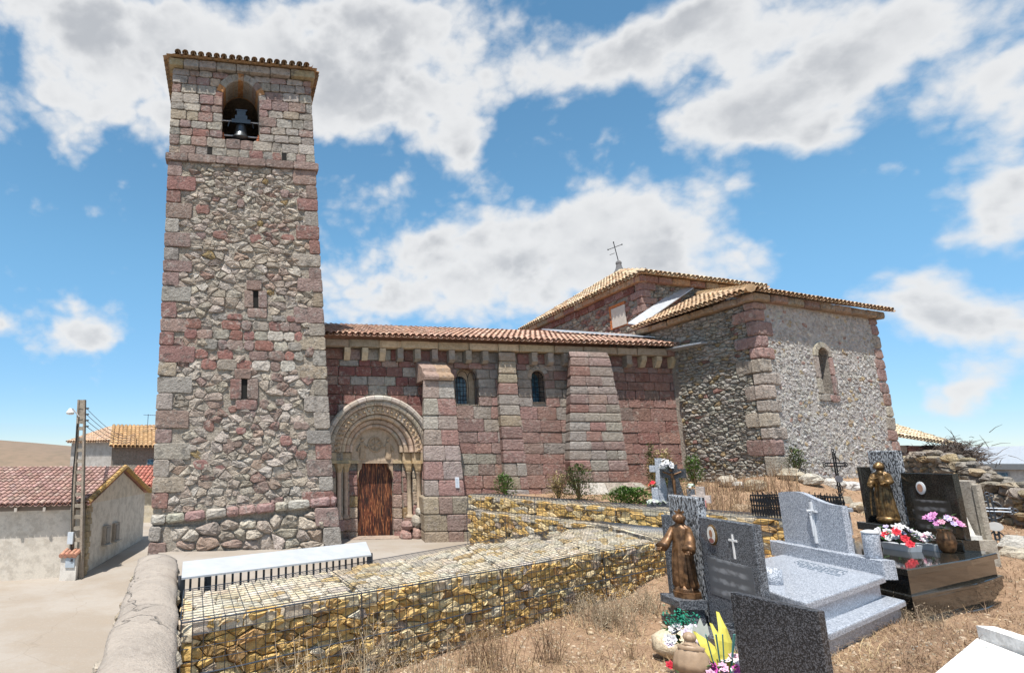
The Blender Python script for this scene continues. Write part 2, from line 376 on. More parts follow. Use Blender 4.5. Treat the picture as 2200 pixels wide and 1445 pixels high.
def clip(poly, px, py, nx, ny):   # keep side where (p-(px,py)).n <= 0
    out = []; n = len(poly)
    for i in range(n):
        a, b = poly[i], poly[(i+1) % n]; da = (a[0]-px)*nx+(a[1]-py)*ny; db = (b[0]-px)*nx+(b[1]-py)*ny
        if da <= 0: out.append(a)
        if da*db < 0: t = da/(da-db); out.append((a[0]+(b[0]-a[0])*t, a[1]+(b[1]-a[1])*t))
    return out
def voronoi(bound, su, sv, jit=.42, gap=.012, r=R, skip=None, vary_=.0, rnd=.14):
    us = [p[0] for p in bound]; vs = [p[1] for p in bound]; u0, v0 = min(us), min(vs)
    nu = int((max(us)-u0)/su)+3; nv = int((max(vs)-v0)/sv)+3; pts = {}
    for j in range(-1, nv):
        for i in range(-1, nu):
            if vary_ and r.random() < vary_: continue
            pts[i, j] = (u0+(i+.5+(.5 if j % 2 else 0)+r.uniform(-jit, jit))*su, v0+(j+.5+r.uniform(-jit, jit)*.8)*sv)
    k = su/sv; polys = []
    def inside(p):
        n = len(bound)
        return all((bound[(i+1) % n][0]-bound[i][0])*(p[1]-bound[i][1])-(bound[(i+1) % n][1]-bound[i][1])*(p[0]-bound[i][0]) >= 0 for i in range(n))
    for (i, j), p in pts.items():
        if not inside(p) or (skip and skip(*p)): continue
        poly = list(bound)
        for dj in range(-3, 4):
            for di in range(-3, 4):
                q = pts.get((i+di, j+dj))
                if (di or dj) and q:
                    nx, ny = (q[0]-p[0]), (q[1]-p[1])*k*k
                    poly = clip(poly, (p[0]+q[0])/2, (p[1]+q[1])/2, nx, ny)
                    if len(poly) < 3: break
            if len(poly) < 3: break
        if len(poly) < 3: continue
        cu = sum(a for a, b in poly)/len(poly); cv = sum(b for a, b in poly)/len(poly)
        rad = sum(math.hypot(a-cu, b-cv) for a, b in poly)/len(poly)
        if rad < gap*1.6: continue
        f = 1-gap/rad
        poly = [(cu+(a-cu)*f, cv+(b-cv)*f) for a, b in poly]
        if rnd:
            q = []
            for a in range(len(poly)):
                A, B = poly[a], poly[(a+1) % len(poly)]
                if math.hypot(A[0]-B[0], A[1]-B[1]) < .012: q.append(((A[0]+B[0])/2, (A[1]+B[1])/2)); continue
                q += [(A[0]*(1-rnd)+B[0]*rnd, A[1]*(1-rnd)+B[1]*rnd), (A[0]*rnd+B[0]*(1-rnd), A[1]*rnd+B[1]*(1-rnd))]
            poly = q
        area = abs(sum(poly[a][0]*poly[(a+1) % len(poly)][1]-poly[(a+1) % len(poly)][0]*poly[a][1] for a in range(len(poly))))/2
        polys.append((area, (cu, cv), poly))
    return polys
def lay_rubble(parent, fr, polys, name, palette, m='rubble', nf=(.02, .06), nb=-.12, bev=.03, rough=.018, keep=300, restname=None, r=R):
    """the largest `keep` stones are parts of their own, the rest one part"""
    polys = sorted(polys, key=lambda t: -t[0]); rest = MB(); n = 0
    for i, (ar, c, poly) in enumerate(polys):
        col = vary(palette(c[0], c[1]), .16, r)
        sz = math.sqrt(ar); b = min(bev, sz*.22)
        if i < keep:
            mb = MB(); stone(mb, fr, poly, r.uniform(*nf), nb, b, col, rough, r); mb.build(name, m, parent)
        else: stone(rest, fr, poly, r.uniform(*nf), nb, b, col, min(rough, sz*.1), r); n += 1
    if n: stuff(rest.build(restname or name+'_infill', m, parent))
def lay_blocks(parent, fr, rects, name, palette, m='ashlar', nf=(.0, .03), nb=-.2, bev=.018, rough=.006, g=.008, rr=.03, j=.01, r=R):
    for (u, v, w_, h) in rects:
        mb = MB(); stone(mb, fr, rpoly(u, v, w_, h, g, rr, j, r), r.uniform(*nf), nb, bev, vary(palette(u+w_/2, v+h/2), .14, r), rough, r); mb.build(name, m, parent)
def pick(ws, r=R):
    def f(u=0, v=0):
        x = r.random()*sum(a for a, b in ws)
        for a, b in ws:
            x -= a
            if x <= 0: return b
        return ws[-1][1]
    return f
RED, DRED, MAUVE, GREY, WARM, CREAM, OCHRE, PALE = (.27, .15, .13), (.19, .085, .073), (.285, .21, .19), (.33, .30, .268), (.36, .30, .235), (.47, .39, .27), (.36, .26, .15), (.48, .45, .39)
def wall_box(name, m, parent, base, z0, z1, col):
    return MB().prism(base, z0, z1, col).build(name, m, parent)
def xy(p): return (p[0], p[1])
# roof tiles: A eave start, B eave end, up = vector from eave to ridge (full slope length)
def tiles(parent, A, B, up, pal, pitch=.2, row=.38, m='tile', first=True, clipf=None, rad=.085, r=R, name='roof_tile', lip=.08):
    A, B, up = Vector(A), Vector(B), Vector(up); U = (B-A); L = U.length; U.normalize(); S = up.length; D = up.normalized(); Nn = U.cross(D).normalized()
    if Nn.z < 0: Nn = -Nn
    rest = MB(); cnt = int(L/pitch); rows = max(1, int(math.ceil(S/row)))
    def barrel(mb, u, s0, s1, lift0, lift1, conv, col, r0, r1):
        vs = []
        for s_, rr, lf in ((s0, r0, lift0), (s1, r1, lift1)):
            for th in (0, .55):
                for k in range(6):
                    a = PI*k/5; q = rr-(.014 if th else 0)
                    x = -math.cos(a)*q; h = math.sin(a)*q*(1 if conv else -1)*.85
                    vs.append(A+U*(u+x)+D*s_+Nn*(lf+h+(0 if conv else .0)))
        fs = []
        for k in range(5):
            fs += [(k, k+1, 13+k, 12+k), (6+k+1, 6+k, 18+k, 18+k+1), (k+1, k, 6+k, 7+k)]
        mb.add(vs, fs, col)
    for i in range(cnt):
        u = (i+.5)*L/cnt; du = r.uniform(-.012, .012)
        for j in range(rows):
            s0 = j*row-(lip if j == 0 else .05); s1 = min(S, (j+1)*row)
            if clipf and not clipf(u, (s0+s1)/2): continue
            col = vary(pal(), .2, r)
            mb = MB() if (first and j == 0) else rest
            barrel(mb, u+du, s0, s1, .055+r.uniform(0, .012), .04, True, col, rad, rad*.85)
            if mb is not rest: mb.build(name, m, parent)
            barrel(rest, u+L/cnt/2, s0-.03, s1, .06, .045, False, vary(pal(), .2, r), rad*.95, rad*.95)
    if rest.f: stuff(rest.build('tile_field', m, parent))
# ================================================================== ground, street, far land
CTRL = [(-1,5,.25),(0,5.5,.25),(2,7.5,.28),(4.5,9.5,.34),(4.2,8.3,.22),(3.9,7.6,.32),(5,6.5,.53),(3.5,5,.5),(0,3,.3),(7,7.5,.52),(8,8.7,.26),(9.8,9.3,.26),(7.2,7.1,.55),(9.5,8.5,.32),
        (6.6,10.4,.5),(6.3,12.6,.6),(6.6,13.2,.7),(5.9,12.2,.5),(7.7,10.5,.85),(10,12,.9),(12,10,.5),(13,12,.75),(15,16,1.35),(14,14,1.05),(9,12.2,1.35),(8,14,1.45),(7,15,1.42),(5.2,18.7,1.38),(9,21,1.38),
        (12,20.5,1.75),(13,17.7,2.02),(11,16,1.65),(16,18.3,1.95),(19,20,1.8),(20,14,.8),(24,18,.8),(14,8,.5),(20,5,.4),(5,0,.4),(-1,-4,.3),(14,0,.4),(30,10,.3),(34,30,.5),(12,13.5,1.3),(14.5,16.2,1.6)]
def gz(x, y):
    sw = sz = 0
    for (a, b, z) in CTRL:
        d = (x-a)**2+(y-b)**2+.15; k = 1/d**1.6; sw += k; sz += k*z
    return sz/sw+.05*mnoise.noise(Vector((x*.9, y*.9, 0)))+.02*mnoise.noise(Vector((x*3.1, y*3.1, 4)))
AF = [(-1.27, 5.68), (.37, 6.88), (2.28, 8.32), (4.30, 9.90), (5.90, 11.05)]       # front gabion row: front edge
AB = [(-1.53, 6.93), (.03, 8.28), (2.30, 10.5), (4.0, 12.1), (5.65, 13.35)]        # and its back edge
BU = [(4.23, 18.6), (5.4, 16.15), (6.45, 13.95), (7.2, 12.4), (8.05, 10.85)]       # upper retaining row: front edge
YARD = [(-1.6, 5.9), (.2, 7.7), (2.2, 9.5), (5.0, 12.0), (6.3, 13.0), (6.6, 13.9), (4.7, 18.2), (4.7, 22), (-7, 24), (-7, 16), (-2.4, 9.5)]
def inpoly(x, y, P):
    c = False; j = len(P)-1
    for i in range(len(P)):
        if (P[i][1] > y) != (P[j][1] > y) and x < (P[j][0]-P[i][0])*(y-P[i][1])/(P[j][1]-P[i][1])+P[i][0]: c = not c
        j = i
    return c
def wall_x(y): return -1.2-.24*(y-4.1)       # line of the parapet wall along the street
mb = MB(); step = .22; nx, ny = 190, 190; idx = {}
for j in range(ny):
    for i in range(nx):
        x = -2.2+i*step*(1 if i < 100 else 1); y = -9+j*step
        idx[i, j] = len(mb.v); mb.v.append((x, y, gz(x, y)))
for j in range(ny-1):
    for i in range(nx-1):
        x = -2.2+(i+.5)*step; y = -9+(j+.5)*step
        if inpoly(x, y, YARD) or x < wall_x(y)+.25: continue
        mb.f.append((idx[i, j], idx[i+1, j], idx[i+1, j+1], idx[i, j+1])); mb.c.append((.4, .26, .16))
struct(mb.build('cemetery_ground', 'soil', smooth=True))
mb = MB()
mb.prism([(p[0], p[1]) for p in [(-1.45, 5.5), (.2, 6.9), (2.2, 9.0), (4.6, 10.9), (6.5, 12.2), (6.9, 13.4), (4.9, 18.3), (4.9, 21), (-4.5, 19), (-4.55, 17.3), (-2.5, 9.1)]], -.3, .03, (.40, .36, .31))
struct(mb.build('churchyard_paving', 'street_concrete'))
mb = MB(); g = 46
for j in range(g+1):
    for i in range(g+1):
        x = -34+i*.76; y = -6+j*1.3
        mb.v.append((x, y, -1.8+max(0, (y-24))*.05+.03*mnoise.noise(Vector((x*.2, y*.2, 3)))-max(0, 12-y)*.02))
for j in range(g):
    for i in range(g):
        a = j*(g+1)+i; x = -34+(i+.5)*.76; y = -6+(j+.5)*1.3
        if x > wall_x(min(y, 9))+.35: continue
        mb.f.append((a, a+1, a+g+2, a+g+1)); mb.c.append((.44, .385, .32))
struct(mb.build('street', 'street_concrete', smooth=True))
mb = MB(); K = 40
for j in range(K+1):
    for i in range(K+1):
        x = math.copysign(abs(i/K*2-1)**3*4000, i-K/2); y = (j/K)**3*5000-60
        mb.v.append((x, y, -2.4+(max(0, y-60)*.0))); 
for j in range(K):
    for i in range(K):
        a = j*(K+1)+i; mb.f.append((a, a+1, a+K+2, a+K+1)); mb.c.append((.4, .3, .2))
struct(mb.build('plain', 'field', smooth=True))
def hill(name, cx, cy, rx, ry, h, z0=-3):
    mb = MB(); n = 30
    for j in range(n+1):
        for i in range(n+1):
            x = i/n*2-1; y = j/n*2-1; d = math.sqrt(min(1, max(abs(x), abs(y))**2*.4+(x*x+y*y)*.6))
            k = max(0, math.cos(min(1, d)*PI/2))**.8
            mb.v.append((cx+x*rx, cy+y*ry, z0+h*k*(1+.12*mnoise.noise(Vector((x*3, y*3, cx))))))
    for j in range(n):
        for i in range(n):
            a = j*(n+1)+i; mb.f.append((a, a+1, a+n+2, a+n+1)); mb.c.append((.4, .3, .2))
    struct(mb.build(name, 'field', smooth=True))
hill('hill', -190, 250, 150, 90, 15.0); hill('far_hill', 900, 1100, 700, 250, 14)
# ================================================================== bell tower
tw = thing('bell_tower', 'tall square stone bell tower with an arched belfry opening and a bell', 'tower', (-4.8, 17.3, 0))
TF = Frame((-4.816, 17.3, 0), 9, lambda v: -.006*v, lambda v: 5.2-.056*v); TF.W = 5.2
W5 = 5.2
def hexa_fr(fr, u0, u1, v0, v1, n0, n1, col, mb=None):
    mb = mb or MB()
    return mb.hexa([fr(u0, v0, n1), fr(u1, v0, n1), fr(u1, v0, n0), fr(u0, v0, n0), fr(u0, v1, n1), fr(u1, v1, n1), fr(u1, v1, n0), fr(u0, v1, n0)], col)
MORT = (.44, .39, .33)
hexa_fr(TF, .06, W5-.06, -2.6, 12.3, -5.0, -.014, MORT).build('core', 'mortar', tw)
bel = MB()
hexa_fr(TF, .06, 1.83, 12.3, 14.75, -.95, -.05, MORT, bel); hexa_fr(TF, 3.2, W5-.06, 12.3, 14.75, -.95, -.05, MORT, bel)
hexa_fr(TF, .06, W5-.06, 12.3, 14.75, -5.0, -4.2, MORT, bel); hexa_fr(TF, .06, .8, 12.3, 14.75, -4.2, -.95, MORT, bel); hexa_fr(TF, W5-.8, W5-.06, 12.3, 14.75, -4.2, -.95, MORT, bel)
bel.build('belfry_wall', 'mortar', tw)
hexa_fr(TF, .06, W5-.06, 14.752, 15.0, -5.0, -.06, MORT).build('belfry_ceiling', 'mortar', tw)
# masonry above and beside the arch, cut to the arch line
AC, AS, AR = 2.52, 13.84, .67
def belfry_op(v):
    if v < 12.36: return None
    if v < AS: return (AC-AR, AC+AR)
    d = v-AS
    return (AC-math.sqrt((AR+.26)**2-d*d), AC+math.sqrt((AR+.26)**2-d*d)) if d < AR+.22 else None
hole1 = lambda v: (1.33, 1.5) if 11.85 < v < 12.12 else None
hole2 = lambda v: (3.98, 4.16) if 11.85 < v < 12.12 else None
def strips(fr, u0, u1, v0, v1, ops, n, col, dv=.06):
    mb = MB(); v = v0
    while v < v1-1e-4:
        e = min(v1, v+dv); iv = [(u0, u1)]
        for op in ops:
            g = op((v+e)/2)
            if g:
                nv = []
                for p, q in iv:
                    if g[1] <= p or g[0] >= q: nv.append((p, q)); continue
                    if g[0] > p: nv.append((p, g[0]))
                    if g[1] < q: nv.append((g[1], q))
                iv = nv
        for p, q in iv: mb.add([fr(p, v, n), fr(q, v, n), fr(q, e, n), fr(p, e, n)], [(0, 1, 2, 3)], col)
        v = e
    return mb
spandrel = MB()
for k in range(24):        # solid masonry over the arch behind the facing
    a0, a1 = PI*k/24, PI*(k+1)/24
    p = [(AC+math.cos(a)*(AR+.2), AS+math.sin(a)*(AR+.2)) for a in (a0, a1)]
    u0, u1 = min(p[0][0], p[1][0]), max(p[0][0], p[1][0]); vb = min(p[0][1], p[1][1])
    hexa_fr(TF, u0, u1, vb, 14.75, -.9, -.055, MORT, spandrel)
spandrel.build('arch_spandrel', 'mortar', tw)
pb = pick([(4, GREY), (3, MAUVE), (2, (.42, .385, .34)), (1.3, (.30, .205, .185)), (1, WARM), (.35, RED)])
lay_blocks(tw, TF, courses(0, W5, 11.82, 14.75, (.25, .36), (.32, .68), (belfry_op, hole1, hole2)), 'belfry_block', pb, nf=(0, .035), rr=.04, j=.014)
for u in (1.33, 3.98): hexa_fr(TF, u, u+.17, 11.86, 12.12, -.3, -.005, (.02, .02, .02)).build('putlog_hole_shade', 'painted_dark', tw)  # solid near-black box paints the shade inside each hole
def ring(parent, fr, cu, cv, r0, r1, nf, nb, cnt, pal, name='voussoir', m='ashlar', a0=0, a1=PI, seg=3, bev=.02, gap=.006, roll=0.0, r=R):
    for k in range(cnt):
        b0 = a0+(a1-a0)*k/cnt+gap/r1; b1 = a0+(a1-a0)*(k+1)/cnt-gap/r1; mb = MB(); rows = []
        prof = [(r0, nb), (r0, nf-bev), (r0+bev, nf), ((r0+r1)/2, nf+roll), (r1-bev, nf), (r1, nf-bev), (r1, nb)]
        if roll: 
            prof = [(r0, nb)]+[((r0+r1)/2-(r1-r0)/2*math.cos(t), nf-roll+roll*math.sin(t)) for t in [PI*i/6 for i in range(7)]]+[(r1, nb)]
        jn = r.uniform(-.006, .008)
        for i in range(seg+1):
            a = b0+(b1-b0)*i/seg; rows.append([fr(cu+math.cos(a)*q, cv+math.sin(a)*q, n+jn) for q, n in prof])
        mb.loft(rows, vary(pal(), .12, r)); mb.build(name, m, parent)
ring(tw, TF, AC, AS, AR, AR+.27, .03, -.9, 11, pick([(3, GREY), (2, RED), (1, (.42, .22, .10)), (1.5, MAUVE)]))
ring(tw, TF, AC, AS, AR+.005, AR+.03, -.06, -.95, 14, pick([(1, (.50, .26, .10)), (1, (.42, .24, .12))]), name='soffit_stone', m='carved')
hexa_fr(TF, AC-AR-.03, AC+AR-.2, 11.88, 12.33, -.5, -.02, MAUVE).build('sill_block', 'ashlar', tw); hexa_fr(TF, AC+AR-.195, AC+AR, 11.88, 12.30, -.5, -.03, GREY).build('sill_block', 'ashlar', tw)
for s, u in ((1, AC-AR), (-1, AC+AR)):      # brick patches in the jambs
    for k in range(9):
        u0, u1 = (u+.0, u+.17-.016*k) if s > 0 else (u-.20+.02*k, u)
        hexa_fr(TF, u0, u1, 12.34+.058*k, 12.39+.058*k, -.75, -.35+R.uniform(-.01, .01), vary((.46, .17, .09), .15)).build('jamb_brick', 'ashlar', tw)
# string course and cornice
for (v0, v1, n1, nm, lst) in ((11.54, 11.80, .10, 'string_course_block', (.62, 1.05)), (14.76, 15.02, .16, 'cornice_block', (.5, .85))):
    lay_blocks(tw, TF, courses(-n1*.9, W5+n1*.9, v0, v1, (.4, .4), lst), nm, pick([(2, MAUVE), (2, (.27, .2, .18)), (1, GREY)]) if v0 < 12 else pick([(2, GREY), (2, (.40, .34, .22)), (1, (.2, .19, .17))]), nf=(n1, n1+.02), nb=-.3)
# quoins
def quoin_pal(u, v): return pick([(2.6, MAUVE), (1.3, (.285, .165, .145)), (3.4, GREY), (1, WARM)])() if v < 8.5 else pick([(2.4, (.27, .155, .135)), (1.5, MAUVE), (1.2, GREY)])()
qrects = []; v = 1.15; k = 0
while v < 11.5:
    h = R.uniform(.36, .52); h = min(h, 11.53-v)
    if 11.53-v-h < .2: h = 11.53-v
    long_, short = R.uniform(.8, 1.15), R.uniform(.42, .62)
    wl, wr = (long_, short) if k % 2 else (short, long_)
    qrects += [(0, v, wl, h), (W5-wr*.9, v+R.uniform(-.02, .02), wr*.9, h)]; v += h; k += 1
lay_blocks(tw, TF, qrects, 'quoin', quoin_pal, nf=(.03, .06), nb=-.35, rr=.04, j=.014)
# red coursed band across the middle, some loose red blocks elsewhere
def slit(u0, u1, v0, v1): return lambda v: (u0, u1) if v0 < v < v1 else None
s1 = slit(2.90, 3.05, 6.97, 7.50); s2 = slit(2.52, 2.68, 4.22, 4.80)
band = [b for b in courses(.75, W5-.75, 5.05, 6.75, (.26, .34), (.26, .62), (s1, s2)) if not (b[1] < 5.4 and R.random() < .35) and not (b[0] < 1.6 and R.random() < .5)]
lay_blocks(tw, TF, band, 'red_block', pick([(5, (.29, .155, .135)), (1.5, GREY), (1.2, MAUVE), (.6, PALE)]), nf=(.01, .05), rr=.06, j=.022)
loose = []
for _ in range(30):
    u, v = R.uniform(.9, 4.1), R.choice([R.uniform(1.4, 5.0), R.uniform(2, 4.6), R.uniform(8.5, 11)])
    wq, hq = R.uniform(.26, .5), R.uniform(.2, .34)
    if abs(u-2.6) < .7 and (6.7 < v < 7.8 or 4 < v < 5.1): continue
    if all(u+wq < a[0] or u > a[0]+a[2] or v+hq < a[1] or v > a[1]+a[3] for a in loose+qrects): loose.append((u, v, wq, hq))
lay_blocks(tw, TF, loose, 'red_block', pick([(4, (.29, .165, .145)), (.35, OCHRE), (2, MAUVE)]), nf=(.01, .05), rr=.07, j=.025)
sl = []
for (a, b, c, d, lw) in ((2.90, 3.05, 6.97, 7.50, .3), (2.52, 2.68, 4.22, 4.80, .36)):
    sl += [(a-lw, c-.02, lw, d-c+.02), (b, c-.02, lw, d-c+.02), (a-.22, d, b-a+.36, .3), (a-.2, c-.32, b-a+.5, .29)]
    hexa_fr(TF, a-.01, b+.01, c-.01, d+.01, -.4, -.004, (.01, .01, .01)).build('slit_window_shade', 'painted_dark', tw)  # dark box nearly flush with the wall, painting the slit's inner shade
lay_blocks(tw, TF, sl, 'slit_surround_block', pick([(2, MAUVE), (1, (.30, .18, .16))]), nf=(.05, .07))
solid = band+loose+qrects+sl
def in_solid(u, v): return any(a-.01 < u < a+c+.01 and b-.01 < v < b+d+.01 for a, b, c, d in solid) or (2.9 < u < 3.05 and 6.97 < v < 7.5) or (2.52 < u < 2.68 and 4.22 < v < 4.8)
prub = pick([(5, (.48, .42, .36)), (4, (.43, .37, .315)), (3.0, (.55, .49, .425)), (1.6, (.39, .30, .25)), (.6, (.33, .23, .20)), (.25, (.40, .29, .15)), (.5, (.31, .21, .18))])
polys = voronoi([(.3, 1.05), (W5-.3, 1.05), (W5-.3, 8.7), (.3, 8.7)], .32, .205, .46, .010, skip=in_solid, vary_=.24, rnd=.12)
polys += voronoi([(.3, 8.7), (W5-.3, 8.7), (W5-.3, 11.55), (.3, 11.55)], .27, .145, .46, .009, skip=in_solid, vary_=.26, rnd=.17)
lay_rubble(tw, TF, polys, 'rubble_stone', prub, nf=(-.008, .038), bev=.017, rough=.026)
# plinth below the sloping ledge
ledge = lambda u: .72+.09*u
polys = [p for p in voronoi([(.55, -2.3), (W5-.35, -2.3), (W5-.35, 1.2), (.55, .75)], .42, .26, .46, .016, vary_=.24, rnd=.18) if p[1][1] < ledge(p[1][0])-.12]
PF = Frame(TF.O, 9, TF.left, TF.right); PF.W = 5.2
lay_rubble(tw, PF, polys, 'plinth_stone', prub, nf=(.10, .19), nb=-.05, bev=.05, rough=.03)
u = 0
while u < W5:
    wq = min(R.uniform(.3, .68), W5+.06-u)
    mb = MB(); v0 = ledge(u); stone(mb, TF, [(a, b+.09*(a-u)) for a, b in rpoly(u, v0, wq, .27, .012, .05, .015)], .17, -.1, .07, vary(pick([(3, (.36, .235, .225)), (2, PALE), (1, MAUVE)])(), .12), .012)
    mb.build('ledge_block', 'ashlar', tw); u += wq
lay_blocks(tw, TF, [(-.02, .3, .33, .42), (-.02, -.2, .5, .49), (-.02, -.75, .9, .54), (W5-.62, .62, .72, .52), (W5-.42, .08, .54, .53), (W5-.6, -.5, .7, .56), (-.02, -1.3, .7, .54), (-.02, -1.9, .9, .58)], 'plinth_quoin', pick([(1, MAUVE), (2, GREY)]), nf=(.18, .21), rr=.05, j=.02)
hexa_fr(TF, .1, W5-.1, -2.6, .68, -.5, .06, MORT).build('plinth_core', 'mortar', tw)
# side faces of the tower
for nm, O_, ang, flip in (('right', TF(W5, 0, 0), 99, 0),):
    SF = Frame((O_.x-.05, O_.y+.1, 0), 99+3.2*0); SF.lean = .056
    mbq = MB()
    for ar, c, poly in voronoi([(.35, -.2), (5.0, -.2), (5.0, 14.7), (.35, 14.7)], .42, .30, .42, .016): stone(mbq, SF, poly, R.uniform(-.03, .02), -.2, .04, vary(prub(), .15), .015)
    stuff(mbq.build('side_rubble', 'rubble', tw))
# roof: low hipped, tile edges on three sides
tp = pick([(3, (.33, .215, .125)), (2, (.28, .20, .13)), (1, (.19, .14, .10))])
zr = 15.07; c00, c10, c11, c01 = TF(-.22, zr, .27), TF(W5+.22, zr, .27), TF(W5+.22, zr, -5.3), TF(-.22, zr, -5.3)
ap = (c00+c10+c11+c01)/4+Vector((0, 0, .85))
MB().add([c00, c10, c11, c01, ap], [(0, 1, 4), (1, 2, 4), (2, 3, 4), (3, 0, 4), (3, 2, 1, 0)], (.35, .24, .14)).build('roof', 'tile', tw)
def tri_tiles(parent, A, B, apex, pal, pitch=.22, rows_first=True, **kw):
    mid = (A+B)/2; e = B-A; t = (apex-A).dot(e)/e.dot(e); foot = A+e*t; up = apex-foot; L = e.length; S = up.length
    def cf(u, s): f = s/S; return f*t*L < u < L-f*(1-t)*L
    tiles(parent, A, B, up, pal, pitch, clipf=cf, first=rows_first, **kw)
tri_tiles(tw, c00, c10, ap, tp, .235, rad=.10, name='eave_tile'); tri_tiles(tw, c01, c00, ap, tp, .235, rad=.10, name='eave_tile'); tri_tiles(tw, c10, c11, ap, tp, .235, rad=.10, name='eave_tile')
MB().tube([ap, ap+Vector((0, 0, 1.3))], .012, 5).build('lightning_rod', 'iron', tw)
# bell
bc = TF(AC, 12.95, -.55)
bl = thing('church_bell', 'dark metal bell hanging in the arched belfry opening', 'bell', bc)
MB().lathe(bc+Vector((0, 0, -.2)), [(.31, 0), (.30, .03), (.25, .1), (.205, .22), (.185, .38), (.16, .47), (.09, .53), (.02, .55)], 20, (.2, .2, .2)).build('bell_body', 'bell_metal', bl, True)
ua = TF.u
y0 = bc+Vector((0, 0, .44))
mb = MB(); mb.box(y0, (.62, .12, .13), math.radians(9)); mb.box(y0+Vector((0, 0, .14)), (.4, .12, .14), math.radians(9)); mb.box(y0+Vector((0, 0, .29)), (.28, .11, .16), math.radians(9)); mb.box(y0+Vector((0, 0, .4)), (.38, .11, .05), math.radians(9)); mb.build('yoke', 'bell_metal', bl)
MB().tube([y0-ua*.75, y0+ua*.75], .022, 6).build('axle', 'galvanised', bl)
MB().tube([bc-ua*.75+Vector((0, 0, -.08)), bc+ua*.75+Vector((0, 0, -.08))], .025, 6).build('cross_bar', 'galvanised', bl)
for s in (-1, 1): MB().tube([y0+ua*.3*s, y0+ua*.38*s+Vector((0, 0, -.02)), y0+ua*.42*s+Vector((0, 0, -.2))], .02, 5).build('bracket', 'bell_metal', bl)
MB().tube([bc+Vector((0, 0, .2)), bc+Vector((0, 0, -.25))], [.015, .04], 6).build('clapper', 'bell_metal', bl)
# ================================================================== nave
nv = thing('church_nave', 'long low church nave of red sandstone with a carved round-arched portal', 'church', (1.55, 20.06, 0))
NF = Frame((1.548, 20.06, 0), 9)
hexa_fr(NF, -1.7, -1.0, -.3, 6.35, -1.0, -.06, MORT).build('core', 'mortar', nv)
PC, PS, PR = .17, 2.72, 1.82       # portal centre, springing, outer radius
def portal_op(v):
    if v < PS: return (PC-1.72, PC+1.72)
    d = v-PS; return (PC-math.sqrt(max(0, (PR-.06)**2-d*d)), PC+math.sqrt(max(0, (PR-.06)**2-d*d))) if d < PR-.06 else None
def arch_op(cu, hw, v0, vs):
    def f(v):
        if v < v0 or v > vs+hw: return None
        if v <= vs: return (cu-hw, cu+hw)
        d = v-vs; x = math.sqrt(max(0, hw*hw-d*d)); return (cu-x, cu+x)
    return f
w1 = arch_op(3.32, .40, 4.3, 5.18); w2 = arch_op(5.93, .25, 4.42, 5.28)
strips(NF, -1.0, 12.0, -.3, 6.35, (portal_op, w1, w2), -.05, MORT).build('wall_bed', 'mortar', nv)
hexa_fr(NF, -1.0, 12.0, -.3, 6.35, -1.6, -1.5, MORT).build('inner_wall', 'mortar', nv)
def npal(u, v):
    if u < 2: return pick([(4, (.26, .14, .12)), (2.2, (.215, .10, .09)), (1.9, (.36, .33, .30)), (.9, (.36, .27, .24))])()
    if v > 5.75: return pick([(3, RED), (1, GREY)])()
    if u < 9 and v > 3.1: return pick([(2.2, (.31, .20, .178)), (2.6, (.34, .305, .275)), (1, MAUVE)])()
    if u < 9: return pick([(5, (.325, .20, .172)), (1.6, MAUVE), (.7, GREY)])()
    return pick([(6, (.315, .19, .163)), (1, (.27, .15, .13)), (.5, MAUVE)])()
hid = (slit(1.9, 2.9, -1, 5.3), slit(4.75, 5.15, 0, 5.9), slit(7.1, 8.75, 0, 5.8))
rects = courses(-1.66, 12.0, 4.27, 5.75, (.285, .33), (.36, .66), (portal_op, w1, w2)+hid)
rects += courses(-1.66, 2.0, 3.0, 4.27, (.29, .33), (.34, .6), (portal_op, w1))
rects += courses(-1.66, 2.0, -.1, 3.0, (.3, .4), (.3, .6), (portal_op,)+hid)
rects += courses(2.9, 12.0, 1.2, 4.27, (.33, .43), (.5, 1.1), hid)
rects += courses(-1.66, 12.0, 5.75, 6.12, (.37, .37), (.4, .7), (slit(4.6, 5.2, 0, 9), slit(7.1, 8.8, 0, 9)))
lay_blocks(nv, NF, rects, 'wall_block', npal, m='redstone', nf=(-.005, .025), nb=-.35, bev=.014, rough=.006, rr=.03, j=.011)
# cornice, corbels
CRM = (.46, .38, .27)
lay_blocks(nv, NF, courses(-1.66, 12.1, 6.125, 6.40, (.5, .5), (.7, 1.5)), 'cornice_block', pick([(3, CRM), (2, (.38, .32, .25)), (1, (.32, .22, .19))]), m='carved', nf=(.28, .31), nb=-.35, bev=.05, rr=.02)
k = 0; u = -.98
while u < 11.8:
    if not (4.2 < u < 5.15 or 6.95 < u < 8.75):
        newc = u < .6 or u > 9.3
        mb = MB(); col = vary((.50, .43, .31) if newc else (.30, .26, .22), .1); wq = .2
        prof = [(0, 5.72), (.10, 5.72), (.26, 5.96), (.27, 6.12), (0, 6.12)] if newc else [(0, 5.70), (.18, 5.70), (.29, 5.80), (.26, 5.96), (.29, 6.12), (0, 6.12)]
        rows = [[NF(u+d, v, n) for n, v in prof] for d in (0, wq)]
        mb.loft(rows, col); c_ = mb.build('corbel', 'carved', nv)
    u += .60; k += 1
